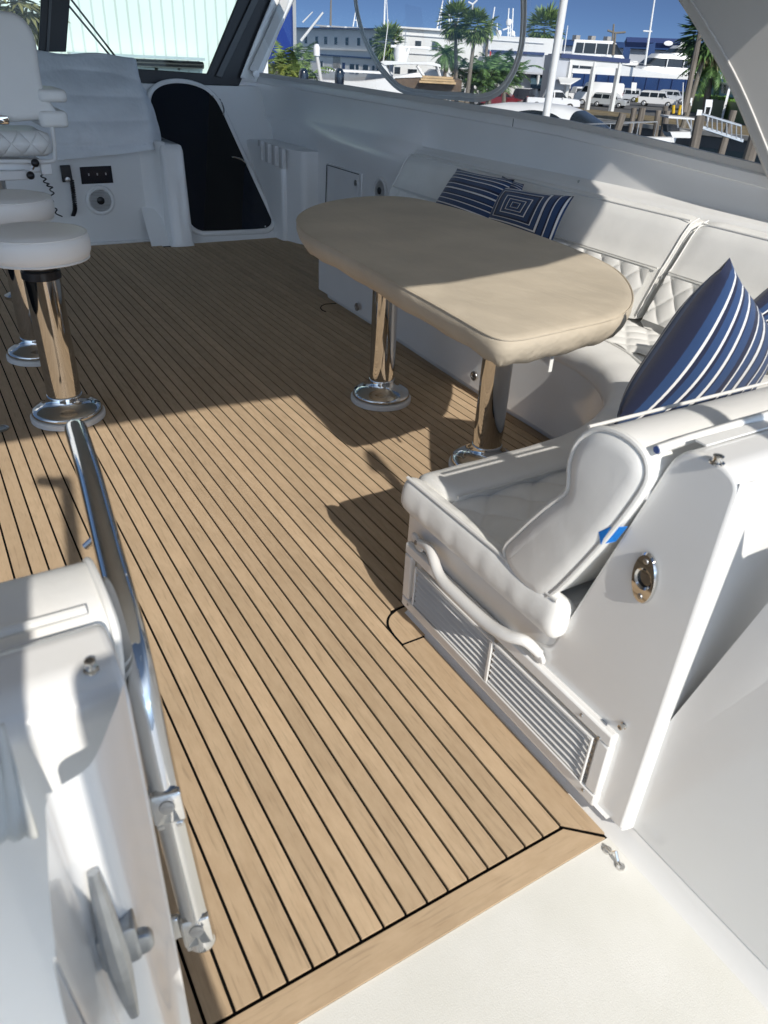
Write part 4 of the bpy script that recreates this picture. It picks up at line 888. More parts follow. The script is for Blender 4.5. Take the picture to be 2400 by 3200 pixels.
def leafm(name, c, v=.45):
    m, t, b = nodes(name); setp(b, c, .55)
    gi = nd(t, 'ShaderNodeNewGeometry'); rm = nd(t, 'ShaderNodeMapRange'); rm.inputs[3].default_value = 1 - v; rm.inputs[4].default_value = 1 + v
    t.links.new(gi.outputs['Random Per Island'], rm.inputs[0])
    mx = nd(t, 'ShaderNodeMix', data_type='RGBA', blend_type='MULTIPLY'); mx.inputs[0].default_value = 1; mx.inputs[6].default_value = (*c, 1); t.links.new(rm.outputs[0], mx.inputs[7])
    t.links.new(mx.outputs[2], b.inputs['Base Color']); b.inputs['Transmission Weight'].default_value = 0
    return m
M['leafA'] = leafm('palm_leaf', (.15, .22, .06)); M['leafB'] = leafm('dry_palm_leaf', (.24, .21, .10)); M['leafC'] = leafm('deep_green_leaf', (.085, .16, .045)); M['leafD'] = leafm('hedge_leaf', (.17, .33, .06), .55); M['leafY'] = leafm('yellow_green_leaf', (.20, .24, .05))
YAW0 = -AZ
def place(o, P, yaw=0.0):
    o.location = P; o.rotation_euler = (0, 0, YAW0 + R_(yaw)); return o
def yh(px): return .69125 * (179.5 + .0532 * (px * 1.44665 - 1275))
# ---- ground, water
A_, B_ = atZ(1340, 262, GZ), atZ(1700, 304, GZ); dq = (B_ - A_).normalized(); nq = Vector((-dq.y, dq.x, 0)); nq = nq if nq.dot(WD) > 0 else -nq
b = MB(); q0, q1 = A_ - dq * 400, A_ + dq * 300
b.hexa([Vector((*v.xy, z)) for z in (-5.5, GZ) for v in (q0, q1, q1 + nq * 2500, q0 + nq * 2500)])
o = b.build('ground', M['asphalt'], smooth=0); tag(o, kind='structure')
b = MB(); b.hexa([Vector((*v.xy, z)) for z in (GZ - .3, GZ + .03) for v in (q0 - nq * .3, q1 - nq * .3, q1 + nq * .4, q0 + nq * .4)]); o = b.build('quay_edge', M['concrete'], smooth=0); tag(o, kind='structure')
c0, c1 = A_ - dq * 60 + nq * .6, A_ + dq * 60 + nq * .6
b = MB(); b.hexa([Vector((*v.xy, z)) for z in (GZ - .1, GZ + .02) for v in (c0, c1, c1 + nq * 12, c0 + nq * 12)]); o = b.build('verge', M['dirt'], smooth=0); tag(o, kind='structure')
b = MB(); b.grid(lambda u, v: (-600 + 1400 * u, -300 + 900 * v, WZ), 2, 2); o = b.build('water', M['water'], smooth=0); tag(o, kind='structure')
# ---- buildings
class Facade:
    def __init__(s, name, label, a, wa, b_, wb, ztop_px, depth, mat, zbase=GZ, mat_side=None):
        P0 = atW(a, 120, wa); P1 = atW(b_, 120, wb); s.P0 = Vector((P0.x, P0.y, zbase)); s.P1 = Vector((P1.x, P1.y, zbase))
        s.d = (s.P1 - s.P0).normalized(); s.L = (s.P1 - s.P0).length; s.n = Vector((s.d.y, -s.d.x, 0))
        if s.n.dot(WD) > 0: s.n = -s.n
        s.zt = s.on(a, ztop_px)[1]; s.zb = zbase
        s.root = thing(name, label, 'building', s.P0)
        q = [s.P0, s.P1, s.P1 - s.n * depth, s.P0 - s.n * depth]
        bb = MB(); bb.hexa([Vector((v.x, v.y, z)) for z in (zbase, s.zt) for v in q]); bb.build('wall', mat, s.root, smooth=0)
        s.depth = depth
    def on(s, px, py):
        v = Vector(ray(px, py)); O = Vector((0, 0, H)); t = (s.P0 - O).dot(s.n) / v.dot(s.n); P = O + v * t
        return (P - s.P0).dot(s.d), P.z
    def pt(s, u, z, off=0): return s.P0 + s.d * u + Vector((0, 0, z - s.zb)) + s.n * off
    def quad(s, u0, u1, z0, z1, off, th=.1):
        return [s.pt(u, z, o_) for o_, pts in ((off, 0), (off + th, 0)) for u, z in ((u0, z0), (u1, z0), (u1, z1), (u0, z1))]
    def panel(s, name, mat, r, off=.0, th=.06, frame=None, parent=None, kids=None):
        (u0, z1), (u1, z0) = s.on(r[0], r[1]), s.on(r[2], r[3])
        bb = MB(); bb.hexa(s.quad(min(u0, u1), max(u0, u1), z0, z1, off, th)); o = bb.build(name, mat, parent or s.root, smooth=0)
        return o
    def window(s, r):
        o = s.panel('window', M['bgrey'], (r[0] - .7, r[1] - .7, r[2] + .7, r[3] + .7), .0, .05); s.panel('pane', M['pane'], r, .05, .03, parent=o)
        return o
    def band(s, name, mat, px0, y0, px1, y1, hpx, off=.05, th=.3):
        u0, z0 = s.on(px0, y0); u1, z1 = s.on(px1, y1); h = hpx * mpp((s.P0.length + s.P1.length) / 2)
        bb = MB(); bb.hexa([s.pt(u0, z0 - h, off), s.pt(u1, z1 - h, off), s.pt(u1, z1 - h, off + th), s.pt(u0, z0 - h, off + th), s.pt(u0, z0, off), s.pt(u1, z1, off), s.pt(u1, z1, off + th), s.pt(u0, z0, off + th)]); return bb.build(name, mat, s.root, smooth=0)
Z1 = lambda a, c: (566.8 + .2083 * a, .2083 * c)
Z2 = lambda a, c: (864 + .1875 * a, .1875 * c)
Z3 = lambda a, c: (1140.6 + .16666 * a, 55.3 + .16666 * c)
Z4 = lambda a, c: (1347.9 + .1875 * a, 41.5 + .1875 * c)
def R1(a, c, e, f): return (*Z1(a, c), *Z1(e, f))
def R2(a, c, e, f): return (*Z2(a, c), *Z2(e, f))
def R3(a, c, e, f): return (*Z3(a, c), *Z3(e, f))
F1 = Facade('long_building', 'long two-storey white building with a row of small dark upstairs windows', 640, 147, 850, 125, 60, 25, M['bwhite'])
for a, y0, y1 in ((453, 378, 450), (566, 380, 454), (658, 382, 458), (764, 386, 462), (879, 390, 468), (1000, 394, 472), (1124, 398, 478)): F1.window(R1(a - 12, y0, a + 14, y1))
for r in ((482, 625, 500, 680), (580, 640, 598, 690), (610, 635, 628, 692), (912, 665, 955, 755), (975, 668, 1000, 762), (1050, 672, 1098, 750), (1145, 680, 1162, 760), (1192, 684, 1210, 762), (1245, 690, 1262, 765), (1310, 690, 1330, 765)): F1.window(R1(*r))
F1.panel('door', M['navy'], R1(832, 650, 856, 765)); F1.panel('garage_door', M['concrete'], R1(735, 570, 808, 715))
F1.band('trim', M['navy'], *Z1(480, 552), *Z1(1360, 612), 2.6); F1.band('cornice', M['navy'], *Z1(360, 285), *Z1(1360, 297), 2.0, .05, .8)
F1.band('ledge', M['bwhite'], *Z1(480, 500), *Z1(1360, 528), 1.2)
for i, (a, e) in enumerate(((360, 480), (525, 660), (682, 815), (835, 970))):
    F1.band('roof_parapet', M['bwhite'], *Z1(a, 240 + i * 10), *Z1(e, 250 + i * 10), 2.5, -4, .5)
F1.band('roof_deck', M['concrete'], *Z1(355, 255), *Z1(1000, 288), 4, -5, .5)
F2 = Facade('white_hall', 'bright white two-storey hall with two square upstairs windows', 851, 112, 1052, 113, 56.5, 22, M['bwhite'])
F2.window(R2(178, 470, 240, 560)); F2.window(R2(372, 482, 432, 572)); F2.window(R2(93, 795, 190, 885)); F2.window(R2(-60, 770, 0, 850))
F2.band('parapet_trim', M['bgrey'], *Z2(30, 397), *Z2(560, 436), 1.0, .02, .15); F2.band('ledge', M['bgrey'], *Z2(80, 612), *Z2(420, 632), .8, .02, .15); F2.band('downpipe', M['bwhite'], *Z2(18, 370), *Z2(34, 372), 34, .05, .2)
F2.band('roof_coping', M['bwhite'], *Z2(-65, 300), *Z2(560, 345), 3.0, .0, .5)
F3 = Facade('low_wing', 'lower white wing with a navy band, beside the white hall', 1050, 112, 1212, 112, 76, 22, M['bwhite'])
F3.band('trim', M['navy'], *Z2(970, 568), *Z2(1659, 606), 5.0, .05, .5); F3.band('lower_wall', M['bgrey'], *Z2(970, 606), *Z2(1830, 640), 42, .02, .25)
F3.window(R2(1502, 655, 1608, 830)); F3.window(R3(250, 420, 312, 545)); F3.band('shelf_roof', M['bgrey'], *Z2(1380, 825), *Z2(1800, 850), 3, .3, 1.5)
F3.band('parapet_trim', M['bgrey'], *Z2(1000, 455), *Z2(1659, 500), .8, .02, .12)
b = MB(); p0 = Z2(1500, 850); u0, z0 = F3.on(*p0); u1, z1 = F3.on(*Z3(300, 640))
b.rings([[F3.pt(u, z0 - 1.6 + 1.5 * math.sin(a), .3 + 1.5 * math.cos(a)) for a in np.linspace(0, math.pi / 2, 7)] for u in (u0, u1)], closed=False); b.build('barrel_awning', M['teal'], F3.root)
b = MB(); ua, za = F3.on(*Z3(150, 697)); ub, zb_ = F3.on(*Z3(240, 697))
for i in range(7): b.box(F3.pt(ua + (ub - ua) * (i + .5) / 7, za, 2.0), (.14, .06, .26))
b.build('awning_lettering', M['label'], F3.root, smooth=0)
for a in (100, 235): 
    u, z = F3.on(*Z3(a, 740)); bb = MB(); bb.box(F3.pt(u, (GZ + z + 1) / 2, 1.6), (.25, .25, z + 1 - GZ)); bb.build('post', M['bwhite'], F3.root)
F3.panel('shop_window', M['pane'], R3(118, 730, 232, 850), .26)
F4 = Facade('office_canopy_building', 'grey office with a white canopy on columns and a navy roof edge', 1205, 97, 1236, 97, 118, 9, M['bgrey'])
u0, z0 = F4.on(*Z3(430, 360)); u1, z1 = F4.on(*Z3(1320, 432)); ub, zb_ = F4.on(*Z3(1215, 445))
h = 1.55
b = MB(); b.hexa([F4.pt(u0, z0 - .42, .3), F4.pt(u1, z1 - .42, .3), F4.pt(u1, z1 - .42, -9), F4.pt(u0, z0 - .42, -9), F4.pt(u0, z0, .3), F4.pt(u1, z1, .3), F4.pt(u1, z1, -9), F4.pt(u0, z0, -9)]); b.build('roof', M['navy'], F4.root, smooth=0)
ua, za = F4.on(*Z3(548, 405)); ue, ze = F4.on(*Z3(1222, 455))
b = MB(); b.hexa([F4.pt(ua, za - .75, .15), F4.pt(ue, ze - .75, .15), F4.pt(ue, ze - .75, -.3), F4.pt(ua, za - .75, -.3), F4.pt(ua, za, .15), F4.pt(ue, ze, .15), F4.pt(ue, ze, -.3), F4.pt(ua, za, -.3)]); b.build('fascia', M['bwhite'], F4.root, smooth=0)
for a, off in ((545, 0), (860, 0), (1185, 0), (705, -7)):
    u, z = F4.on(*Z3(a, 500)); b = MB(); b.box(F4.pt(u, (GZ + z) / 2, off), (.42, .42, z - GZ + .4)); b.build('column', M['bwhite'], F4.root, smooth=0)
b = MB(); uu0, _ = F4.on(*Z3(545, 500)); uu1, _ = F4.on(*Z3(690, 500)); zz0 = F4.on(*Z3(600, 690))[1]
b.hexa(F4.quad(uu0, uu1, GZ, z0 - 1, -6.0, .2)); b.build('back_wall', M['bgrey'], F4.root, smooth=0)
uu0, zz1 = F4.on(*Z3(380, 672)); uu1, zz0 = F4.on(*Z3(665, 765))
b = MB(); b.hexa([F4.pt(uu0, zz0, 2.5), F4.pt(uu1 - 1.4, zz0, 2.5), F4.pt(uu1 - 1.4, zz0 + .1, 2.4), F4.pt(uu0, zz0 + .1, 2.4), F4.pt(uu0, zz1, .4), F4.pt(uu1, zz1, .4), F4.pt(uu1, zz1 + .05, .3), F4.pt(uu0, zz1 + .05, .3)]); b.build('awning', M['bwhite'], F4.root, smooth=0)
# blue-clad shed at the far left and the corrugated shed ahead
def corr(name, c, k, axis=0):
    m, t, bs = nodes(name); setp(bs, c, .5); tc = nd(t, 'ShaderNodeTexCoord'); sp = nd(t, 'ShaderNodeSeparateXYZ'); t.links.new(tc.outputs['Object'], sp.inputs[0])
    f = math_(t, 'FRACT', math_(t, 'MULTIPLY', sp.outputs[axis], k)); f2 = math_(t, 'LESS_THAN', f, .16)
    bp = nd(t, 'ShaderNodeBump'); bp.inputs['Distance'].default_value = .05; bp.inputs['Strength'].default_value = 1; t.links.new(f2, bp.inputs['Height']); t.links.new(bp.outputs[0], bs.inputs['Normal'])
    rm = nd(t, 'ShaderNodeMapRange'); rm.inputs[3].default_value = 1; rm.inputs[4].default_value = .76; t.links.new(f2, rm.inputs[0])
    mx = nd(t, 'ShaderNodeMix', data_type='RGBA', blend_type='MULTIPLY'); mx.inputs[0].default_value = 1; mx.inputs[6].default_value = (*c, 1); t.links.new(rm.outputs[0], mx.inputs[7]); t.links.new(mx.outputs[2], bs.inputs['Base Color'])
    return m
M['corrw'] = corr('ribbed_white_cladding', (.78, .80, .79), 2.6); M['corrb'] = corr('ribbed_blue_cladding', (.04, .09, .42), 1.0)
sh = thing('ribbed_shed', 'pale ribbed metal shed wall filling the view through the windshield', 'building', (4, 30, WZ))
b = MB(); b.box((1.2, 38, 3), (23.0, 16, 14.2)); b.build('wall', M['corrw'], sh, smooth=0)
b = MB(); e0, e1 = atY(285, 133, 29.6), atY(439, 145, 29.6)
b.tube([Vector((e0.x - 2, 29.6, e1.z + .05)), Vector((e1.x, 29.6, e1.z + .05))], .11, 8); b.build('dark_gutter', M['black'], sh)
b = MB(); b.box(((e0.x + e1.x) / 2 - 1, 29.6, e1.z + .24), (e1.x - e0.x + 2, .5, .08)); b.build('gutter_hood', M['alu'], sh, smooth=0)
for i in range(3):
    p = atY(313 + 49 * i, 149, 29.8); b = MB(); b.box((p.x, 29.85, p.z), (.9, .1, .1)); b.build('wall_slot', M['headliner'], sh, smooth=0)
bs_ = thing('blue_shed', 'bright blue clad shed with a white corner strip behind the leafy palm', 'building', atW(600, 120, 75))
p0, p1 = atW(500, 100, 78), atW(634, 100, 74); dd = (p1 - p0).normalized(); rr_d = Vector((p1.x, p1.y, 0)).normalized() + WR * -.1
b = MB(); b.hexa([Vector((v.x, v.y, z)) for z in (GZ, 12) for v in (p0, p1, p1 + rr_d * 14, p0 + rr_d * 14)]); b.build('wall', M['corrb'], bs_, smooth=0)
b = MB(); b.hexa([Vector((v.x, v.y, z)) for z in (GZ + 3.6, 12) for v in (p1 - WD * .1, p1 + dd * .36 - WD * .1, p1 + dd * .36 + rr_d * 2, p1 + rr_d * 2)]); b.build('corner_strip', M['bwhite'], bs_, smooth=0)
# boatyard fence
fn = thing('boatyard_fence', 'blue painted boatyard fence running behind the parked cars', 'fence', atZ(1400, 200, GZ))
p0, p1 = atW(1235, 180, 172), atW(1510, 180, 160); zt0 = atW(1400, 167, 165).z
b = MB(); b.hexa([Vector((v.x, v.y, z)) for z in (GZ, zt0) for v in (p0, p1, p1 + WD * .3, p0 + WD * .3)]); b.build('fence_panel', M['blue'], fn, smooth=0)
for i in range(11): p = p0.lerp(p1, i / 10); b = MB(); b.box((p.x - WD.x * .1, p.y - WD.y * .1, (GZ + zt0) / 2), (.12, .12, zt0 - GZ)); b.build('fence_post', M['navy'], fn)
fn = thing('screen_fence', 'dark teal screened fence behind the hedge', 'fence', atZ(1560, 205, GZ))
p0, p1 = atW(1492, 180, 108), atW(1720, 190, 100); zt0 = atW(1560, 180, 104).z
b = MB(); b.hexa([Vector((v.x, v.y, z)) for z in (GZ, zt0) for v in (p0, p1, p1 + WD * .2, p0 + WD * .2)]); b.build('screen', M['teal'], fn, smooth=0)
b = MB(); b.tube([Vector((p0.x, p0.y, zt0)), Vector((p1.x, p1.y, zt0))], .12, 6); b.build('top_rail', M['navy'], fn)
# long blue-roofed shed far behind
fs = thing('blue_roof_shed', 'long low shed with a blue roof far behind the yachts', 'building', atW(1350, 130, 190))
p0, p1 = atW(1190, 100, 240), atW(1540, 110, 230); zr = atW(1350, 92, 235).z; ze_ = atW(1350, 104, 235).z
b = MB(); b.hexa([Vector((v.x, v.y, z)) for z in (GZ, ze_ - .1) for v in (p0, p1, p1 + WD * 18, p0 + WD * 18)]); b.build('wall', M['bgrey'], fs, smooth=0)
b = MB(); b.hexa([Vector((v.x, v.y, z)) for z, k_ in ((ze_, -1.5), (zr + .3, 8)) for v in (p0 + WD * k_, p1 + WD * k_, p1 + WD * (20 - k_), p0 + WD * (20 - k_))]); b.build('roof', M['blue'], fs, smooth=0)
for i in range(3):
    p = p0.lerp(p1, .18 + .1 * i); b = MB(); b.box((p.x + WD.x * 6, p.y + WD.y * 6, zr + .7), (1.5, 1.5, 1.3)); b.build('roof_vent', M['concrete'], fs)
# ---- trees
def frond(b, o, az, el, L, droop, nl=14, lw=.30, w0=.05):
    pts = []; d = Vector((math.cos(az) * math.cos(el), math.sin(az) * math.cos(el), math.sin(el)))
    p = Vector(o); e = el
    for i in range(nl + 1):
        pts.append(p.copy()); e -= droop / nl; d = Vector((math.cos(az) * math.cos(e), math.sin(az) * math.cos(e), math.sin(e))); p = p + d * (L / nl)
    sd = Vector((-math.sin(az), math.cos(az), 0))
    for i in range(nl):
        t_ = (i + .5) / nl; ll = L * lw * math.sin(math.pi * min(1, .12 + .86 * t_)) ** .7; a, c = pts[i], pts[i + 1]; dr = (c - a).normalized()
        for s in (-1, 1):
            tip = (a + c) / 2 + (sd * s * .8 + dr * .55 + Vector((0, 0, -.35 + random.uniform(-.15, .1)))).normalized() * ll
            vs = [b.bm.verts.new(q) for q in (a, c, tip)]; b.bm.faces.new(vs)
def fan(b, o, d, L, n=9):
    d = d.normalized(); sd = d.cross(Vector((0, 0, 1))); sd = sd.normalized() if sd.length > .1 else Vector((1, 0, 0)); c = Vector(o) + d * L * .5
    for i in range(n):
        a = -1.25 + 2.5 * i / (n - 1); q = (d * math.cos(a) + sd * math.sin(a)); tip = c + q * L * .62 + Vector((0, 0, -.12 * L * random.random())); m_ = c + q * L * .3
        w_ = d.cross(q); pr_ = q.cross(Vector((random.random() - .5, random.random() - .5, 1))).normalized() * L * .05
        vs = [b.bm.verts.new(v) for v in (c, m_ + pr_, tip, m_ - pr_)]; b.bm.faces.new(vs)
def palm(label, px, py_top, wd, zb=None, r=2.2, kind='feather', lean=0, nf=46, mat='leafA', trunk_r=.18, px_base=None, name='palm_tree', group=None):
    T = atW(px, py_top, wd); bx_ = atW(px_base if px_base is not None else px, 200, wd); z0 = GZ if zb is None else zb
    B0 = Vector((bx_.x, bx_.y, z0)); t = thing(name, label, 'palm tree', B0)
    if T.z - z0 > .8:
        b = MB(); mid = B0.lerp(T, .5) + WR * lean; b.tube(spline([B0, mid, T - Vector((0, 0, r * .05))], 6), [trunk_r * (1.25 - .5 * i / 12) for i in range(13)], 8); b.build('trunk', M['trunk'], t)
    b = MB()
    for i in range(nf):
        az = i * 2.399 + random.uniform(-.2, .2); u = (i + .5) / nf
        if kind == 'feather': frond(b, T, az, R_(78 - 115 * u) + random.uniform(-.1, .1), r * random.uniform(.85, 1.1), R_(60 + 30 * random.random()), 12, .26)
        elif kind == 'fan':
            el = R_(80 - 150 * u); d = Vector((math.cos(az) * math.cos(el), math.sin(az) * math.cos(el), math.sin(el))); fan(b, T, d, r * random.uniform(.8, 1.05))
        elif kind == 'clump':
            o_ = T + Vector((random.gauss(0, r * .3), random.gauss(0, r * .3), -random.random() * r * .9)); frond(b, o_, az, R_(random.uniform(15, 80)), r * random.uniform(.6, 1.0), R_(70), 10, .3)
    b.build('crown', M[mat], t, smooth=0, normals=False)
    if kind == 'fan':
        b = MB()
        for i in range(nf // 2):
            az = i * 2.399; d = Vector((math.cos(az) * .45, math.sin(az) * .45, -.9)); fan(b, T, d, r * random.uniform(.6, .95), 6)
        b.build('dead_fronds', M['leafB'], t, smooth=0, normals=False)
    return t
palm('bushy yellow-green palm clump in front of the blue shed', 632, 122, 62, r=2.6, kind='clump', nf=80, mat='leafA')
palm('low yellow-green palm fronds at the foot of the bushy clump by the blue shed', 600, 150, 55, r=1.7, kind='clump', nf=50, mat='leafY')
palm('round shaggy fan palm against the long white building', 838, 92, 105, r=2.3, kind='fan', nf=70)
palm('taller left one of the twin fan palms in front of the white hall', 984, 44, 80, r=1.75, kind='fan', nf=70, px_base=990, group='twin fan palms in front of the white hall')
palm('right one of the twin fan palms, hanging lower in front of the white hall', 1028, 56, 78, r=1.6, kind='fan', nf=70, px_base=1008, group='twin fan palms in front of the white hall')
palm('small thin palm above the low wing roof', 1055, 58, 95, r=1.7, kind='feather', nf=26, px_base=1045, mat='leafA')
palm('young green palm left of the twin fan palms', 962, 116, 88, r=1.9, kind='feather', nf=40, mat='leafC')
palm('small green palm between the young palm and the twin trunks', 980, 121, 90, r=1.6, kind='feather', nf=36, mat='leafC')
palm('leafy palm bush under the twin fan palms, left part of the thicket', 1022, 140, 82, r=2.2, kind='clump', nf=90, mat='leafC')
palm('dark palm bush in the middle of the thicket behind the zipped border', 1060, 142, 80, r=2.4, kind='clump', nf=110, mat='leafC')
palm('dark green palm bush at the right end of the thicket', 1092, 138, 84, r=2.4, kind='clump', nf=100, mat='leafC')
palm('shaggy fan palm rising behind the low wing roof', 1176, 62, 135, r=3.4, kind='fan', nf=60)
palm('big drooping fan palm by the roof support at upper right', 1535, 72, 74, r=2.7, kind='fan', nf=80, px_base=1492, trunk_r=.2, mat='leafC')
palm('date palm with a wide arching crown above the screen fence', 1536, 138, 95, r=3.6, kind='feather', nf=60, mat='leafC', trunk_r=.35)
palm('grey hanging palm crown at the top left corner behind the helm chair', 34, -6, 20, zb=WZ, r=1.1, kind='fan', nf=60, mat='leafB')
# hedge
hg = thing('clipped_hedge', 'long clipped green hedge on the quay to the right', 'hedge', atZ(1560, 240, GZ))
hA, hB = atZ(1506, 238, GZ), atZ(1700, 280, GZ); hd = (hB - hA).normalized(); hn = Vector((-hd.y, hd.x, 0)); hn = hn if hn.dot(WD) > 0 else -hn
zt0 = atW(1507, 203, (hA.dot(WD))).z; Lh = (hB - hA).length
b = MB(); b.hexa([Vector((v.x, v.y, z)) for z in (GZ, zt0 - .12) for v in (hA + hn * .15, hB + hn * .15, hB + hn * 2.2, hA + hn * 2.2)]); b.build('inner_branches', M['leafC'], hg, smooth=0)
b = MB()
for i in range(15000):
    s = random.random() * Lh; top_ = random.random() < .35
    if top_: p = hA + hd * s + hn * random.uniform(0, 2.3); p.z = zt0 + random.gauss(0, .06)
    else: p = hA + hd * s + hn * random.gauss(.05, .08); p.z = random.uniform(GZ, zt0)
    if random.random() < .06: p = hA - hd * .05 + hn * random.uniform(0, 2.2); p.z = random.uniform(GZ, zt0)
    a = Vector((random.gauss(0, 1), random.gauss(0, 1), random.gauss(0, 1))).normalized() * .11; c = Vector((random.gauss(0, 1), random.gauss(0, 1), random.gauss(0, 1))).normalized() * .07
    vs = [b.bm.verts.new(q) for q in (p - a, p + c, p + a, p - c)]; b.bm.faces.new(vs)
b.build('foliage', M['leafD'], hg, smooth=0, normals=False)
# ---- cars
CARC = {}
def paint(c):
    k_ = tuple(c)
    if k_ not in CARC: CARC[k_] = simple('car_paint', c, .3, .0, coat=.6)
    return CARC[k_]
def car(label, px, py, color, kind='suv', yaw=0, L=5.0, W=1.95, Hc=1.85, name='parked_car', cat='car'):
    P = atZ(px, py, GZ); t = thing(name, label, cat, local=True); pm = paint(color)
    prof = {'suv': ([(-.5, .22), (-.5, .55), (-.485, .60), (-.43, .95), (-.40, 1.0), (.12, 1.0), (.16, .97), (.27, .60), (.46, .55), (.5, .45), (.5, .22)], ((-.43, .90), (.18, .90), (.255, .62), (-.455, .62))),
            'pickup': ([(-.5, .25), (-.5, .60), (-.17, .60), (-.14, .97), (-.11, 1.0), (.10, 1.0), (.14, .96), (.25, .62), (.47, .58), (.5, .45), (.5, .25)], ((-.13, .90), (.15, .90), (.235, .64), (-.15, .64))),
            'car': ([(-.5, .22), (-.49, .60), (-.36, .70), (-.26, .97), (-.20, 1.0), (.06, 1.0), (.12, .96), (.26, .66), (.46, .56), (.5, .40), (.5, .22)], ((-.30, .90), (.12, .90), (.235, .69), (-.36, .69))),
            'van': ([(-.5, .16), (-.5, .93), (-.47, 1.0), (.22, 1.0), (.28, .96), (.38, .60), (.48, .50), (.5, .40), (.5, .16)], ((.22, .82), (.30, .82), (.365, .58), (.22, .58)))}[kind]
    pr_, wn = prof
    b = MB(); rs = []
    for y, s, tz in ((-.5, .97, .0), (-.46, 1, 0), (.46, 1, 0), (.5, .97, 0)):
        rs.append([(x * L * s, (y * W) * (1 - .22 * max(0, (z - .58)) / .42), z * Hc) for x, z in pr_])
    b.rings(rs); b.build('body', pm, t, smooth=40)
    def sidey(z): return .5 * W * (1 - .22 * max(0, z - .58) / .42)
    for s in (-1, 1):
        q = [Vector((x * L, s * (sidey(z) + .012), z * Hc)) for x, z in wn]; b = MB(); b.rings([q, [v - Vector((0, s * .03, 0)) for v in q]]); wo_ = b.build('side_window', M['pane'], t, smooth=0)
        if kind in ('suv', 'car', 'pickup'):
            for xx in ((-.2, .02) if kind == 'suv' else (0.0,)):
                b = MB(); b.hexa([Vector((xx * L + dx, s * (sidey(z) + .02) + dy, z * Hc)) for z in (.62, .91) for dx, dy in ((-.05, 0), (.05, 0), (.05, -.02 * s), (-.05, -.02 * s))]); b.build('door_pillar', pm, t, smooth=0)
        for x in (-.31 * L, .31 * L):
            b = MB(); r_w = .20 * Hc if kind != 'van' else .14 * Hc; b.lathe([(.001, -.12), (r_w, -.12), (r_w * 1.0, .12), (.001, .12)], (x, s * (W * .5 - .08), r_w), 20, (0, 1, 0)); wh = b.build('wheel', M['tyre'], t)
            b = MB(); b.lathe([(.001, .0), (r_w * .62, .0), (r_w * .5, -.03), (.001, -.02)], (x, s * (W * .5 + .045), r_w), 14, (0, -s, 0)); b.build('rim', M['alu'], wh)
        b = MB(); b.box((.492 * L, s * W * .36, .50 * Hc), (.06, .34, .13)); b.build('headlight', M['lamp'], t, bevel=.02)
        b = MB(); b.box((-.497 * L, s * W * .42, .56 * Hc), (.04, .14, .3)); b.build('tail_light', M['red'], t)
        b = MB(); b.box((.16 * L, s * (W * .5 + .08), .64 * Hc), (.12, .16, .14)); b.build('mirror', pm, t, bevel=.03)
    # windscreens
    fr_ = [p for p in pr_ if .05 < p[0] < .3 and p[1] > .55]
    a, c = max(fr_, key=lambda p: p[1]), max(fr_, key=lambda p: p[0])
    if kind == 'van': a, c = (.285, .94), (.375, .61)
    q = []
    for (x, z), k_ in ((a, .1), (c, .1)):
        pass
    x0, z0, x1, z1 = a[0] * .9 + c[0] * .1, a[1] * .9 + c[1] * .1, a[0] * .1 + c[0] * .9, a[1] * .1 + c[1] * .9
    nx, nz = (z0 - z1) * Hc, (x1 - x0) * L; nl = math.hypot(nx, nz); nx, nz = nx / nl * .02, nz / nl * .02
    b = MB(); b.hexa([Vector((x * L + dx * s2, y, z * Hc + dz * s2)) for s2, dx, dz in ((0, nx, nz), (1, nx, nz)) for x, z, y in ((x0, z0, -sidey(z0) * .88), (x0, z0, sidey(z0) * .88), (x1, z1, sidey(z1) * .9), (x1, z1, -sidey(z1) * .9))]); b.build('windscreen', M['pane'], t, smooth=0)
    b = MB(); b.box((.5 * L, 0, .46 * Hc), (.04, W * .44, .2)); b.build('front_grille', M['black'], t); b = MB(); b.box((.497 * L, 0, .27 * Hc), (.08, W * .9, .12)); b.build('bumper', M['black'] if kind != 'suv' else pm, t, bevel=.03)
    if kind == 'suv': b = MB(); b.box((-.12 * L, 0, 1.015 * Hc), (.5 * L, .8 * W, .04)); b.build('roof_rack', M['headliner'], t, bevel=.01)
    if kind == 'pickup': b = MB(); b.box((-.33 * L, 0, .59 * Hc), (.30 * L, .8 * W, .04)); b.build('load_bed', M['black'], t)
    place(t, P, yaw); return t
WHT, SIL, GRY, BLK = (.72, .72, .72), (.50, .51, .53), (.16, .17, .17), (.02, .02, .025)
car('white full-size SUV parked nose toward the quay, nearest of the right-hand cars', 1417, 231, WHT, 'suv', -24, 5.1)
car('silver SUV parked just behind the white full-size SUV', 1450, 222, SIL, 'suv', -24, 4.6, 1.85, 1.7)
car('dark grey pickup truck by the blue fence', 1430, 208, GRY, 'pickup', -8, 5.6, 1.95, 1.85, 'pickup_truck', 'truck')
car('silver SUV with its tail light toward the view, left of the white full-size SUV', 1350, 219, SIL, 'suv', 155, 4.5, 1.85, 1.7)
car('silver hatchback behind the big white van', 1331, 216, SIL, 'car', 150, 4.2, 1.8, 1.5)
car('tall white cargo van under the canopy', 1288, 229, WHT, 'van', 168, 6.0, 2.0, 2.65, 'cargo_van', 'van')
car('grey wagon in front of the cargo van', 1316, 232, (.42, .44, .45), 'suv', -30, 4.5, 1.85, 1.55)
car('white pickup truck behind the tall white pole', 1190, 238, WHT, 'pickup', 0, 5.8, 2.0, 1.95, 'pickup_truck', 'truck')
car('white pickup with an open tailgate parked second behind the white motor yacht', 1248, 222, WHT, 'pickup', 10, 5.6, 2.0, 1.9, 'pickup_truck', 'truck')
car('black truck seen from behind, left of the white pickup', 1128, 232, BLK, 'suv', 75, 5.0, 1.95, 1.85)
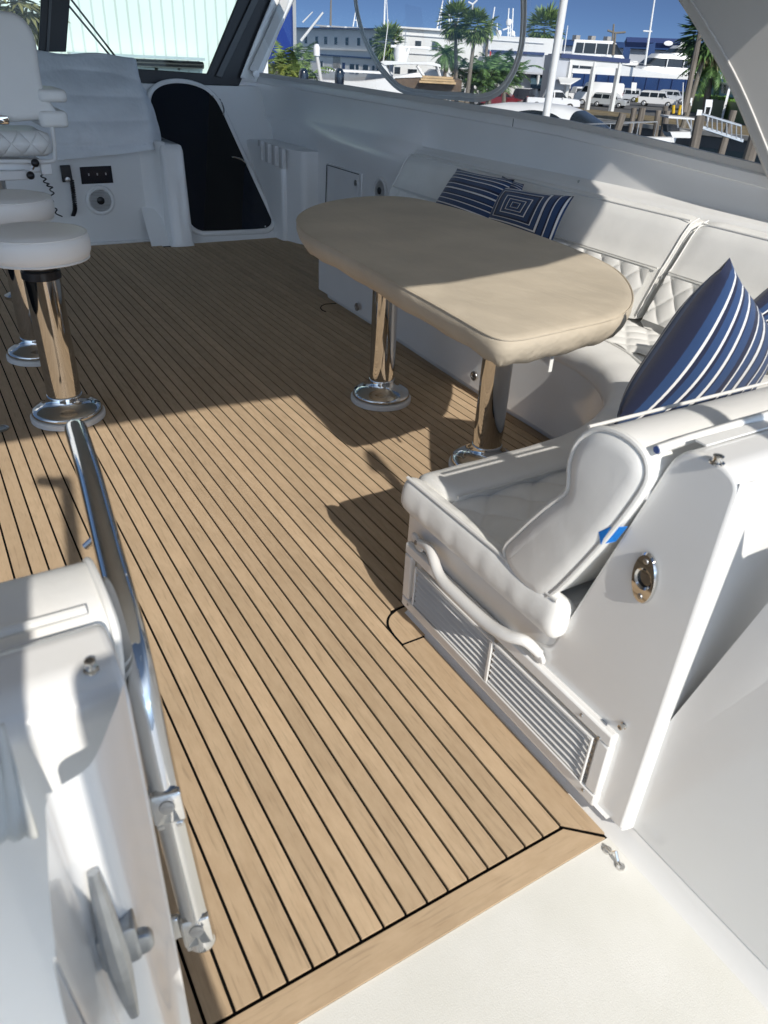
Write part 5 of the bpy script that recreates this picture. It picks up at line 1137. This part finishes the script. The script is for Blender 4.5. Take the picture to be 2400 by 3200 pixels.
car('dark red hatchback under the curved zipped border', 1085, 232, (.20, .015, .02), 'car', -20, 4.6, 1.85, 1.5)
car('white SUV just above the sill, left of the dark red hatchback', 1005, 226, WHT, 'suv', -20, 4.8, 1.9, 1.7)
car('black car beside the gangway palm trunks', 1482, 219, BLK, 'car', -10, 4.5, 1.8, 1.45)
car('dark blue SUV behind the small white boats', 800, 187, (.02, .04, .12), 'suv', 185, 4.8, 1.9, 1.8)
# ---- boats
def hullrings(L, W, fb, z0=-.4, bow=.9, n=14):
    rs = []
    for i in range(n + 1):
        u = i / n; x = -L / 2 + L * u; w_ = W / 2 * (1 - max(0, (u - .45) / .55) ** 2.2); w_ = max(w_, .02); sh_ = fb * (1 + .38 * max(0, u - .35) ** 1.5 * 2)
        xo = x + bow * max(0, (u - .75) / .25) ** 2
        rs.append([(x, 0, z0), (x, w_ * .72, z0 * .3), (x + (xo - x) * .5, w_ * .93, sh_ * .5), (xo, w_, sh_), (xo, w_ * .9, sh_ + .06), (xo, 0, sh_ + .12), (xo, -w_ * .9, sh_ + .06), (xo, -w_, sh_), (x + (xo - x) * .5, -w_ * .93, sh_ * .5), (x, -w_ * .72, z0 * .3)])
    return rs
def deckhouse(b, x0, x1, w0, w1, z0, z1, rake0=.3, rake1=1.5, r=.1):
    rs = []
    for z, k in ((z0, 0), (z0 + (z1 - z0) * .85, .85), (z1, 1.0)):
        s = 1 - .10 * k - (.08 if k == 1 else 0)
        xa, xb = x0 + rake0 * k, x1 - rake1 * k
        o_ = rpoly([(xa, -w0 / 2 * s), (xb, -w1 / 2 * s), (xb, w1 / 2 * s), (xa, w0 / 2 * s)], [.2, .6, .6, .2], 4)
        rs.append([(x, y, z) for x, y in o_])
    b.rings(rs)
def yacht(label, P, yaw, L, W, fb, tiers, mat=None, name='motor_yacht', hull=None, extra=True, group=None):
    t = thing(name, label, 'boat', local=True, group=group)
    b = MB(); b.rings(hullrings(L, W, fb)); b.build('hull', hull or M['bwht'], t, smooth=40)
    for s in (-1, 1):
        for k in range(4):
            b = MB(); b.lathe([(.001, 0), (.16, 0), (.14, .03), (.001, .03)], (L * (-.1 + .1 * k), s * W * (.475 if k < 3 else .44), fb * .62), 12, (0, s, 0)); b.build('porthole', M['pane'], t)
    for (x0, x1, w0, w1, z0, z1, k0, k1, wz0, wz1) in tiers:
        b = MB(); deckhouse(b, x0, x1, w0, w1, z0, z1, k0, k1); b.build('deckhouse', M['bwht'], t, smooth=35)
        if wz1 > wz0:
            f0, f1 = (wz0 - z0) / (z1 - z0), (wz1 - z0) / (z1 - z0)
            rs = []
            for f in (f0, f1):
                s = 1 - .10 * f + .012; xa, xb = x0 + k0 * f + .5, x1 - k1 * f + .03
                o_ = rpoly([(xa, -w0 / 2 * s), (xb, -w1 / 2 * s), (xb, w1 / 2 * s), (xa, w0 / 2 * s)], [.0, .6, .6, 0], 4); rs.append([(x, y, z0 + (z1 - z0) * f) for x, y in o_])
            b = MB(); b.rings(rs); b.build('window_band', M['pane'], t, smooth=0)
            for s in (-1, 1):
                for k in range(1, 4):
                    x = x0 + (x1 - x0) * k / 4.6; b = MB(); b.box((x, s * (w0 / 2 * (1 - .1 * (f0 + f1) / 2) + .01), (wz0 + wz1) / 2), (.12, .06, wz1 - wz0)); b.build('window_mullion', M['bwht'], t)
    if extra:
        rl_ = [(x, s_ * W * .5 * (1 - max(0, (x / L + .5 - .45) / .55) ** 2.2) * .92, fb * (1 + .38 * max(0, x / L + .5 - .35) ** 1.5 * 2) + .75) for s_ in (1,) for x in np.linspace(0, L * .5, 8)]
        for s_ in (1, -1):
            b = MB(); b.tube([(x, y * s_, z) for x, y, z in rl_], .03, 5)
            for x, y, z in rl_: b.tube([(x, y * s_, z), (x, y * s_, z - .7)], .02, 5)
            b.build('bow_rail', M['alu'], t)
    place(t, P, yaw); return t
def zset(P, z): return Vector((P.x, P.y, z))
# foreground white coupe yacht right behind the sill
ya_ = R_(-30); bowv = Vector((math.cos(YAW0 + ya_), math.sin(YAW0 + ya_), 0)) * 8.3
P = zset(atZ(1447, 295, WZ + 2.5) - bowv, WZ)
my = yacht('white coupe motor yacht with smoked windows moored just beyond the sill', P, -30, 15.0, 4.4, 1.7, [], extra=True)
XS_ = np.linspace(-3.0, 7.0, 40)
def mh(x): return float(np.interp(x, [-3.0, -2.6, -1.0, 1.0, 2.4, 3.3, 4.2, 5.2, 6.2, 7.0], [1.2, 1.5, 1.75, 1.85, 1.8, 1.6, 1.2, .65, .35, .1]))
def mring(x, k=1.0, f0=0.0, f1=1.0, wrap=False, n=18):
    h = mh(x); wz = 1.8 * (1 - max(0, (x - 3.2) / 3.4) ** 2 * .45); out = []
    for i in range(n + 1):
        a = math.pi * (f0 + (f1 - f0) * i / n); out.append((x, -math.copysign(abs(math.cos(a)) ** .55, math.cos(a)) * wz * k, 1.75 + math.sin(a) ** .6 * h * k))
    return out
b = MB(); b.rings([mring(x) for x in XS_], closed=False); b.build('coupe_roof', M['bwht'], my, smooth=60)
for s_ in (0, 1):
    b = MB(); xs_ = np.linspace(-.6, 3.6, 20); rs = []
    for x in xs_:
        t_ = (x + .6) / 4.2; hi = .10 + .155 * math.sin(math.pi * min(1, t_ * 1.05)) ** .6; lo = .085
        rs.append(mring(x, 1.012, *( (lo, hi) if s_ == 0 else (1 - hi, 1 - lo)), n=6))
    b.rings(rs, closed=False); b.build('side_window', M['pane'], my, smooth=60)
b = MB(); b.rings([mring(x, 1.012, .10 + .02 * (5.2 - x), .90 - .02 * (5.2 - x), n=14) for x in np.linspace(3.3, 5.2, 10)], closed=False); b.build('windscreen', M['pane'], my, smooth=60)
# yachts ashore behind the blue fence
P = zset(atW(1318, 150, 190), -5.0); yy = yacht('large white yacht with two dark-windowed decks behind the office canopy', P, -14, 24, 6, 3.6, [(-8, 6.5, 5.2, 4.2, 3.8, 5.9, .3, 2.5, 4.5, 5.3), (-6.5, 2.2, 4.8, 4.0, 5.9, 8.4, .2, 2.2, 6.6, 8.0)])
P = zset(atW(1440, 150, 185), -3.9); yy.scale = (1.35,) * 3; yy = yacht('white yacht with its bow to the left, three slanted saloon windows above the blue fence', P, 188, 22, 5.6, 3.4, [(-7, 5.5, 4.8, 3.8, 3.6, 6.2, .3, 3.0, 4.5, 5.6), (-7.5, .5, 4.4, 3.6, 6.2, 7.4, .2, 1.2, 6.4, 7.0)])
yy.scale = (1.35,) * 3
P = zset(atW(1500, 150, 205), -4.5); yacht('sportfishing boat with an open tower behind the date palm', P, 185, 20, 5.4, 3.4, [(-6, 4, 4.6, 3.8, 3.6, 6.0, .3, 2.4, 4.6, 5.5), (-4, 2, 3.8, 3.2, 6.2, 8.4, .2, 1.0, 7.1, 8.0)])
P = zset(atW(1606, 150, 165), GZ + .2); yacht('white boat with a bright blue hull cover beyond the hedge', P, 190, 16, 4.6, 2.6, [(-4, 3, 3.6, 3.0, 2.8, 4.6, .2, 2.0, 3.5, 4.2)], hull=M['blue'])
P = zset(atW(1635, 150, 170), GZ + .2); yacht('cluster boat, the white one at the far right beside the roof support', P, 175, 18, 5, 3, [(-5, 4, 4, 3.4, 3.1, 5.2, .2, 2.0, 3.9, 4.7)])
P = zset(atW(1262, 150, 195), -4.0); yacht('white flybridge boat showing only its hardtop above the navy roof edge', P, 182, 16, 5, 3.2, [(-5, 3.5, 4.4, 3.6, 3.3, 5.6, .2, 2.0, 4.2, 5.0), (-3.5, 2.0, 3.6, 3.2, 7.1, 7.35, .2, .4, 0, 0)])
# express boat with hardtop on the left
P = zset(atW(905, 180, 58), WZ)
eb = thing('hardtop_cruiser', 'white hardtop cruiser with radar dome in front of the white hall', 'boat', local=True)
b = MB(); b.rings(hullrings(12, 3.8, 1.5)); b.build('hull', M['crate'], eb, smooth=40)
S_ = mpp(58)
def loc(px, py, y=0.0):      # local coordinates in the boat's own frame from the photo
    v = atW(px, py, 58 + y) - P; return Vector((v.dot(WR), y, v.z))
b = MB(); q = [loc(*p) for p in ((823, 134), (828, 131), (880, 133), (930, 134), (949, 139), (951, 145), (930, 141), (880, 139), (845, 140), (832, 141))]; b.rings([[v + Vector((0, y, 0)) for v in q] for y in (-1.5, 1.5)]); b.build('hardtop', M['bwht'], eb, bevel=.03)
for y in (-1.45, 1.35):
    b = MB(); q = [loc(*p) for p in ((824, 138), (834, 140), (845, 162), (858, 188), (850, 188), (834, 165))]; b.rings([[v + Vector((0, y + k, 0)) for v in q] for k in (0, .12)]); b.build('side_arch', M['bwht'], eb)
    b = MB(); b.tube([loc(901, 142) + Vector((0, y, 0)), loc(906, 150) + Vector((0, y, 0)), loc(920, 172) + Vector((0, y, 0))], .09, 8); b.build('rear_strut', M['bwht'], eb)
    b = MB(); b.tube([loc(944, 143) + Vector((0, y, 0)), loc(952, 170) + Vector((0, y, 0))], .05, 6); b.build('windscreen_post', M['bwht'], eb)
b = MB(); c = loc(864, 114); b.lathe([(.001, -.55), (.32, -.5), (.42, -.1), (.38, .25), (.2, .45), (.001, .5)], c, 20); b.build('radar_dome', M['bwht'], eb)
b = MB(); c = loc(886, 102); b.box(c, (2.6, .18, .16)); b.build('radar_array', M['bwht'], eb, bevel=.04)
b = MB(); b.tube([loc(874, 132), loc(884, 104)], .12, 8); b.tube([loc(858, 131), loc(870, 131)], .18, 8); b.build('radar_mast', M['bwht'], eb)
b = MB(); b.tube([loc(873, 128), loc(876, 70)], .03, 5); b.build('flag_staff', M['alu'], eb)
b = MB(); b.tube([loc(828, 133), loc(838, 55), loc(834, -20)], .03, 5); b.build('whip_antenna', M['bwht'], eb)
b = MB(); q = [loc(*p) for p in ((852, 170), (905, 168), (995, 172), (993, 196), (905, 196), (858, 190))]; b.rings([[v + Vector((0, y, 0)) for v in q] for y in (-1.6, 1.6)]); b.build('cockpit_cover', M['crate'], eb)
for i in range(3): b = MB(); b.box(loc(945, 167 + 5.5 * i, -1.9), (2.0 + .2 * i, .6, .12)); b.build('timber_stack', M['timber'], eb)
place(eb, P, 0)
# small boats + outboards on the left
P = zset(atW(722, 180, 48), WZ + .1); yacht('small white open boat behind the two black outboard cowls', P, 8, 6.5, 2.2, 1.35, [(-1.5, .5, 1.4, 1.2, 1.4, 2.1, .1, .4, 0, 0)], name='open_boat', extra=False)
P = zset(atW(790, 160, 80), GZ - .6); yacht('white boat hull with a flat top in front of the long building', P, 0, 9, 2.8, 2.6, [(-3.6, 2.6, 2.4, 2.2, 3.4, 3.6, .1, .2, 0, 0)], name='open_boat', extra=False)
for px, lab in ((656, 'left one of the two glossy black outboard motor cowls above the sill'), (733, 'right one of the two glossy black outboard motor cowls above the sill')):
    c = atW(px, 176, 30); t = thing('outboard_motor', lab, 'outboard motor', c)
    b = MB(); b.lathe([(.001, -.15), (.15, -.15), (.165, 0), (.165, .18), (.15, .30), (.11, .37), (.05, .40), (.001, .405)], c, 24); b.build('cowl', M['blackgloss'], t, smooth=80)
    b = MB(); b.box(c + Vector((0, 0, -.6)), (.14, .2, .95)); b.build('midsection', M['black'], t, bevel=.02)
# mast light
c0, c1 = atW(695, 185, 42), atW(684, 118, 42); t = thing('dock_light', 'dark post with a white globe top left of the outboards', 'light', c0)
b = MB(); b.tube([Vector((c0.x, c0.y, WZ)), c0, c1], .09, 8); b.build('post', M['headliner'], t); b = MB(); b.lathe([(.001, -.1), (.16, -.05), (.16, .3), (.1, .42), (.001, .45)], c1, 16); b.build('globe', M['label'], t)
# travel lift
tl = thing('travel_lift', 'navy blue boat travel lift gantry towering behind the yachts', 'boat lift', atW(1410, 130, 150))
def bar(b, p, q, r_, wd): b.tube([atW(*p, wd), atW(*q, wd)], r_, 4)
for wd in (212, 225):
    b = MB(); bar(b, Z4(20, 262), Z4(715, 285), 1.0, wd); b.build('top_beam', M['navy'], tl)
for (x, y, y2, wd) in ((45, 250, 420, 225), (320, 262, 555, 212), (640, 280, 440, 225), (700, 280, 300, 212)):
    b = MB(); bar(b, Z4(x, y), Z4(x - 30, y2 + 60), 1.2, wd); b.build('gantry_leg', M['blue'], tl)
b = MB(); bar(b, Z4(60, 238), Z4(300, 244), .4, 215); b.build('hand_rail', M['navy'], tl)
b = MB(); c = atW(*Z4(512, 278), 210.8); b.slab([(1.1 * math.cos(a), .5 * math.sin(a)) for a in np.linspace(0, 2 * math.pi, 24, endpoint=False)], 0, .1, .03, 2, frame(c, WR, None, -WD)); b.build('oval_emblem', M['label'], tl)
b = MB(); c = atW(*Z4(685, 290), 210.8); b.slab(rpoly([(-.75, -.4), (.75, -.4), (.75, .4), (-.75, .4)], .2), 0, .1, .03, 2, frame(c, WR, None, -WD)); b.build('name_badge', M['label'], tl)
# sheds / tents
tn = thing('white_marquee', 'white marquee tent behind the hardtop cruiser', 'tent', atW(948, 175, 92))
q = [atW(*Z2(a, c), 90) for a, c in ((270, 860), (350, 800), (470, 805), (620, 860), (615, 890), (275, 885))]; b = MB(); b.rings([q, [v + WD * 5 for v in q]]); b.build('roof', M['bwht'], tn, smooth=0)
for a in (280, 545, 600): b = MB(); b.tube([atW(*Z2(a, 880), 90), zset(atW(*Z2(a, 980), 90), GZ)], .08, 6); b.build('pole', M['bwht'], tn)
gh = thing('white_kiosk', 'white framed kiosk with green glass beyond the hedge', 'kiosk', atW(1590, 190, 92))
for a in (1215, 1330): b = MB(); b.hexa([zset(atW(*Z4(a + dx, 800), w_), z) for z in (GZ, atW(*Z4(a, 745), 92).z) for dx, w_ in ((-14, 92), (14, 92), (14, 95), (-14, 95))]); b.build('corner_post', M['bwht'], gh, smooth=0)
b = MB(); q = [atW(*Z4(a, c), 91.5) for a, c in ((1195, 735), (1420, 742), (1420, 762), (1195, 755))]; b.rings([q, [v + WD * 4 for v in q]]); b.build('roof', M['bwht'], gh, smooth=0)
b = MB(); q = [atW(*Z4(a, c), 93) for a, c in ((1235, 775), (1318, 780), (1318, 865), (1235, 860))]; b.rings([q, [v + WD * .05 for v in q]]); b.build('glass_panel', simple('green_glass', (.35, .55, .48), .2), gh, smooth=0)
b = MB(); q = [atW(*Z4(a, c), 93) for a, c in ((1350, 765), (1640, 790), (1640, 900), (1350, 880))]; b.rings([q, [v + WD * 6 for v in q]]); b.build('side_block', M['bwht'], gh, smooth=0)
# ---- masts, poles, antennas
def pole(name, label, cat, p, q, wd, r_, mat, group=None, r2=None, cross=None, ground=False):
    P0, P1 = atW(*p, wd), atW(*q, wd)
    t = thing(name, label, cat, P0, group); b = MB(); b.tube([P0, P1], [r_, r2 or r_ * .6], 8); b.build('shaft', mat, t)
    for (cp, cq) in (cross or ()): b = MB(); b.tube([atW(*cp, wd), atW(*cq, wd)], r_ * .6, 6); b.build('arm', mat, t)
    return t
pole('sailboat_mast', 'tall white sailboat mast in front of the travel lift', 'mast', Z4(240, 530), Z4(355, -240), 178, .24, M['bwht'], cross=((Z4(222, 136), Z4(322, 142)), ))
pole('sailboat_mast', 'white mast left of the twin fan palms, nearest to them', 'mast', Z2(565, 310), Z2(572, -20), 150, .16, M['bwht'], cross=((Z2(600, 250), Z2(576, 60)), ))
pole('sailboat_mast', 'leaning thin mast above the white hall roof', 'mast', Z2(425, 340), Z2(495, 5), 150, .14, M['bwht'], cross=((Z2(465, 330), Z2(487, 60)), ))
pole('sailboat_mast', 'dark slanting mast just left of the taller twin palm', 'mast', Z2(660, 300), Z2(712, -10), 150, .12, M['headliner'])
pole('sailboat_mast', 'short leaning mast right of the small thin palm', 'mast', Z2(1040, 400), Z2(1092, 80), 150, .16, M['bwht'])
pole('utility_pole', 'grey utility pole above the long white building', 'pole', Z1(707, 270), Z1(712, -20), 150, .2, M['trunk'])
pole('sailboat_mast', 'two-legged white mast left of the zipped border, above the long building', 'mast', Z1(940, 275), Z1(968, 110), 150, .12, M['bwht'], cross=((Z1(985, 280), Z1(972, 110)), (Z1(945, 210), Z1(980, 210))))
pole('sailboat_mast', 'bright mast right above the end of the long building', 'mast', Z1(1262, 290), Z1(1272, -20), 140, .16, M['bwht'], cross=((Z1(1300, 290), Z1(1302, 200)),))
pole('radio_antenna', 'thick white antenna stick slanting in front of the long building', 'antenna', Z1(400, 422), Z1(630, 128), 60, .10, M['bwht'])
pole('radio_antenna', 'short white antenna stick left of the thick slanting one', 'antenna', Z1(418, 232), Z1(522, 122), 70, .06, M['bwht'])
pole('street_lamp', 'street lamp with two arms above the long building roof end', 'street lamp', Z3(1100, 390), Z3(1135, 90), 118, .20, M['trunk'], cross=((Z3(1030, 62), Z3(1135, 96)), (Z3(1265, 86), Z3(1135, 96)), (Z3(1095, 200), Z3(1112, -20))))
pole('leaning_pole', 'grey-green timber pole leaning beside the big drooping palm', 'pole', Z4(690, 1070), Z4(905, 20), 72, .26, M['wood'], r2=.2)
pole('radio_antenna', 'tall white whip on the skiff console', 'antenna', Z4(668, 1100), Z4(682, 730), 62, .05, M['bwht'])
pole('street_lamp', 'lamp post with a forked top between the twin fan palms', 'street lamp', Z2(830, 180), Z2(838, 40), 90, .14, M['bwht'], cross=((Z2(785, 22), Z2(838, 50)), (Z2(890, 0), Z2(838, 50))))
pole('boat_antenna', 'thin white whip antennas left of the office roof', 'antenna', Z3(460, 400), Z3(516, 0), 110, .08, M['bwht'], cross=((Z3(440, 345), Z3(590, 352)),))
rt = thing('radar_tower', 'white radar tower with domes above the low wing roof', 'radar tower', atW(*Z2(1260, 400), 118))
b = MB(); 
for p, q in (((1245, 420), (1250, 300)), ((1325, 420), (1285, 330)), ((1270, 420), (1270, 280)), ((1235, 380), (1325, 385)), ((1185, 345), (1260, 320)), ((1295, 330), (1303, 95)), ((1240, 330), (1255, 95)), ((1115, 400), (1120, 265))): b.tube([atW(*Z2(*p), 118), atW(*Z2(*q), 118)], .09, 5)
b.build('frame', M['bwht'], rt)
for p, s in (((1256, 255), .4), ((1140, 385), .38), ((1300, 385), .32)):
    b = MB(); c = atW(*Z2(*p), 118); b.lathe([(.001, -s), (s * .75, -s * .8), (s, 0), (s * .75, s * .8), (.001, s)], c, 16); b.build('dome', M['bwht'], rt)
# the white outrigger pole right outside the windows
t = thing('outrigger_pole', 'thick white pole standing right outside the side window', 'pole', atX(1180, 248, 3.78))
b = MB(); b.tube([atX(1178, 262, 3.78), atX(1180, 248, 3.78), atX(1220, -10, 3.78), atX(1245, -170, 3.78)], .0249, 16); b.build('tube', M['bwht'], t)
# ---- dock: pilings, gangway, floating dock, skiff, signs
def piling(label, base, top_, wd, r_, cap=None):
    P0, P1 = atW(*base, wd), atW(*top_, wd); dz = (P1 - P0); P0 = P0 - dz * max(0, (P0.z - WZ) / max(.1, dz.z)) - dz.normalized() * .3
    t = thing('dock_piling', label, 'piling', P0, 'timber pilings along the dock'); b = MB(); b.tube([P0, P1], [r_ * 1.1, r_], 10); b.build('post', M['wood'], t)
    if cap: b = MB(); b.tube([P1 - dz.normalized() * .5, P1 + dz.normalized() * .02], r_ * 1.08, 10); b.build('cap', M['label'], t)
    return t
piling('big dark mossy piling in front of the skiff', Z4(815, 1430), Z4(880, 1110), 34, .20)
piling('tall piling with a white cap nearest the roof support', Z4(1445, 1580), Z4(1590, 1085), 30, .22, True)
piling('piling behind the gangway rail', Z4(1185, 1320), Z4(1265, 1050), 52, .22)
piling('leftmost of the dockside pilings beside the coupe yacht bow', Z4(95, 1170), Z4(120, 1020), 62, .20)
piling('second dockside piling from the left', Z4(180, 1190), Z4(215, 1020), 62, .24)
piling('third dockside piling from the left', Z4(370, 1240), Z4(398, 1050), 60, .20)
piling('fourth dockside piling, with a leaning neighbour', Z4(455, 1290), Z4(500, 1055), 58, .22)
piling('short piling peeping above the fourth dockside piling', Z4(470, 1100), Z4(480, 1000), 66, .20)
piling('short black-topped piling over the coupe yacht foredeck', (1338, 268), (1346, 245), 40, .18)
piling('low grey piling beside the dark red hatchback', Z2(1370, 1240), Z2(1380, 1165), 70, .2)
gw = thing('gangway', 'aluminium gangway with rails sloping down to the floating dock', 'gangway', atW(*Z4(1100, 1250), 48))
def gb(b, p, q, r_, wd=48): b.tube([atW(*Z4(*p), wd), atW(*Z4(*q), wd)], r_, 6)
for wd, off in ((48, 0), (49.3, -8)):
    b = MB(); gb(b, (900, 1095 + off), (1350, 1230 + off), .045, wd); gb(b, (890, 1250 + off), (1370, 1410 + off), .07, wd)
    for i in range(9):
        u = i / 8; x0, y0 = 905 + 445 * u, 1097 + 133 * u + off; gb(b, (x0, y0), (x0 + 0, y0 + 150 + 20 * u), .035, wd)
    b.build('railing', M['alu'], gw)
b = MB(); q = [atW(*Z4(890, 1255), 48), atW(*Z4(1370, 1412), 48), atW(*Z4(1370, 1404), 49.4), atW(*Z4(890, 1247), 49.4)]; b.rings([q, [v + Vector((0, 0, .12)) for v in q]]); b.build('walkway', M['alu'], gw, smooth=0)
fd = thing('floating_dock', 'white-edged floating dock at the foot of the gangway', 'dock', zset(atW(*Z4(900, 1370), 50), WZ))
zf = WZ + .45
b = MB(); q = [atZ(*Z4(a, c), zf) for a, c in ((530, 1360), (1275, 1400), (1560, 1440), (1560, 1425), (1275, 1385), (560, 1335))]; b.rings([[v + Vector((0, 0, -.4)) for v in q], q]); b.build('float', M['bwht'], fd, smooth=0)
sk = thing('bay_skiff', 'small skiff with a console and T-top at the floating dock', 'boat', atW(*Z4(650, 1300), 52))
def sb(b, p, q, r_, wd=52): b.tube([atW(*Z4(*p), wd), atW(*Z4(*q), wd)], r_, 6)
b = MB(); q = [atW(*Z4(a, c), 52) for a, c in ((515, 1118), (835, 1145), (835, 1162), (515, 1140))]; b.rings([q, [v + WD * 1.8 for v in q]]); b.build('t_top', M['bwht'], sk, smooth=0)
b = MB(); sb(b, (720, 1150), (770, 1260), .05); sb(b, (770, 1150), (780, 1330), .05); sb(b, (610, 1145), (620, 1250), .05); b.build('t_top_frame', M['alu'], sk)
b = MB(); q = [atW(*Z4(a, c), 52) for a, c in ((535, 1300), (785, 1300), (790, 1370), (560, 1365))]; b.rings([q, [v + WD * 1.8 for v in q]]); b.build('hull', M['bwht'], sk, smooth=0)
b = MB(); q = [atW(*Z4(a, c), 52.5) for a, c in ((490, 1215), (640, 1225), (640, 1300), (500, 1300))]; b.rings([q, [v + WD * .9 for v in q]]); b.build('console', M['black'], sk, smooth=0)
def sign(label, r, legs, wd, mat=None):
    t = thing('dock_sign', label, 'sign', atW(*Z4(r[0], r[3]), wd)); q = [atW(*Z4(a, c), wd) for a, c in ((r[0] + 12, r[1]), (r[2], r[1] + 4), (r[2] - 12, r[3] + 4), (r[0], r[3]))]
    b = MB(); b.rings([q, [v + WD * .06 for v in q]]); b.build('board', mat or M['label'], t, smooth=0)
    for a, c, e, f in legs: b = MB(); b.tube([atW(*Z4(a, c), wd), atW(*Z4(e, f), wd)], .05, 6); b.build('leg', M['label'], t)
sign('white notice board on two tall legs by the gangway', (935, 925, 1025, 1010), ((940, 1005, 915, 1150), (1005, 1010, 950, 1225)), 55)
sign('white notice board standing before the blue fence', (80, 728, 150, 822), ((90, 822, 88, 850), (135, 822, 132, 850)), 112)
sign('white box sign beside the big palm trunk', (760, 905, 792, 960), ((775, 960, 772, 1000),), 72)
sign('red and white sign board at the top of the gangway', (835, 1042, 905, 1110), ((840, 1110, 838, 1140), (900, 1110, 898, 1140)), 58)
for p, q, lab in ((Z4(632, 1100), Z4(655, 990), 'leaning yellow bollard by the timber pole'), (Z4(568, 1085), Z4(572, 990), 'upright yellow bollard right of the white full-size SUV'), (Z4(145, 955), Z4(148, 905), 'small yellow bollard behind the white full-size SUV')):
    t = thing('bollard', lab, 'bollard', atW(*p, 80), 'yellow bollards'); b = MB(); b.tube([atW(*p, 80), atW(*q, 80)], .14, 8); b.build('post', M['yellow'], t)
fg = thing('flag', 'small flag on a staff in front of the low wing', 'flag', atW(*Z2(1030, 680), 95))
b = MB(); b.tube([atW(*Z2(1035, 700), 95), atW(*Z2(1040, 520), 95)], .06, 6); b.build('staff', M['bwht'], fg); b = MB(); q = [atW(*Z2(a, c), 94.9) for a, c in ((1038, 580), (1052, 600), (1046, 680), (1030, 660))]; b.rings([q, [v + WD * .05 for v in q]]); b.build('cloth', M['red'], fg, smooth=0)
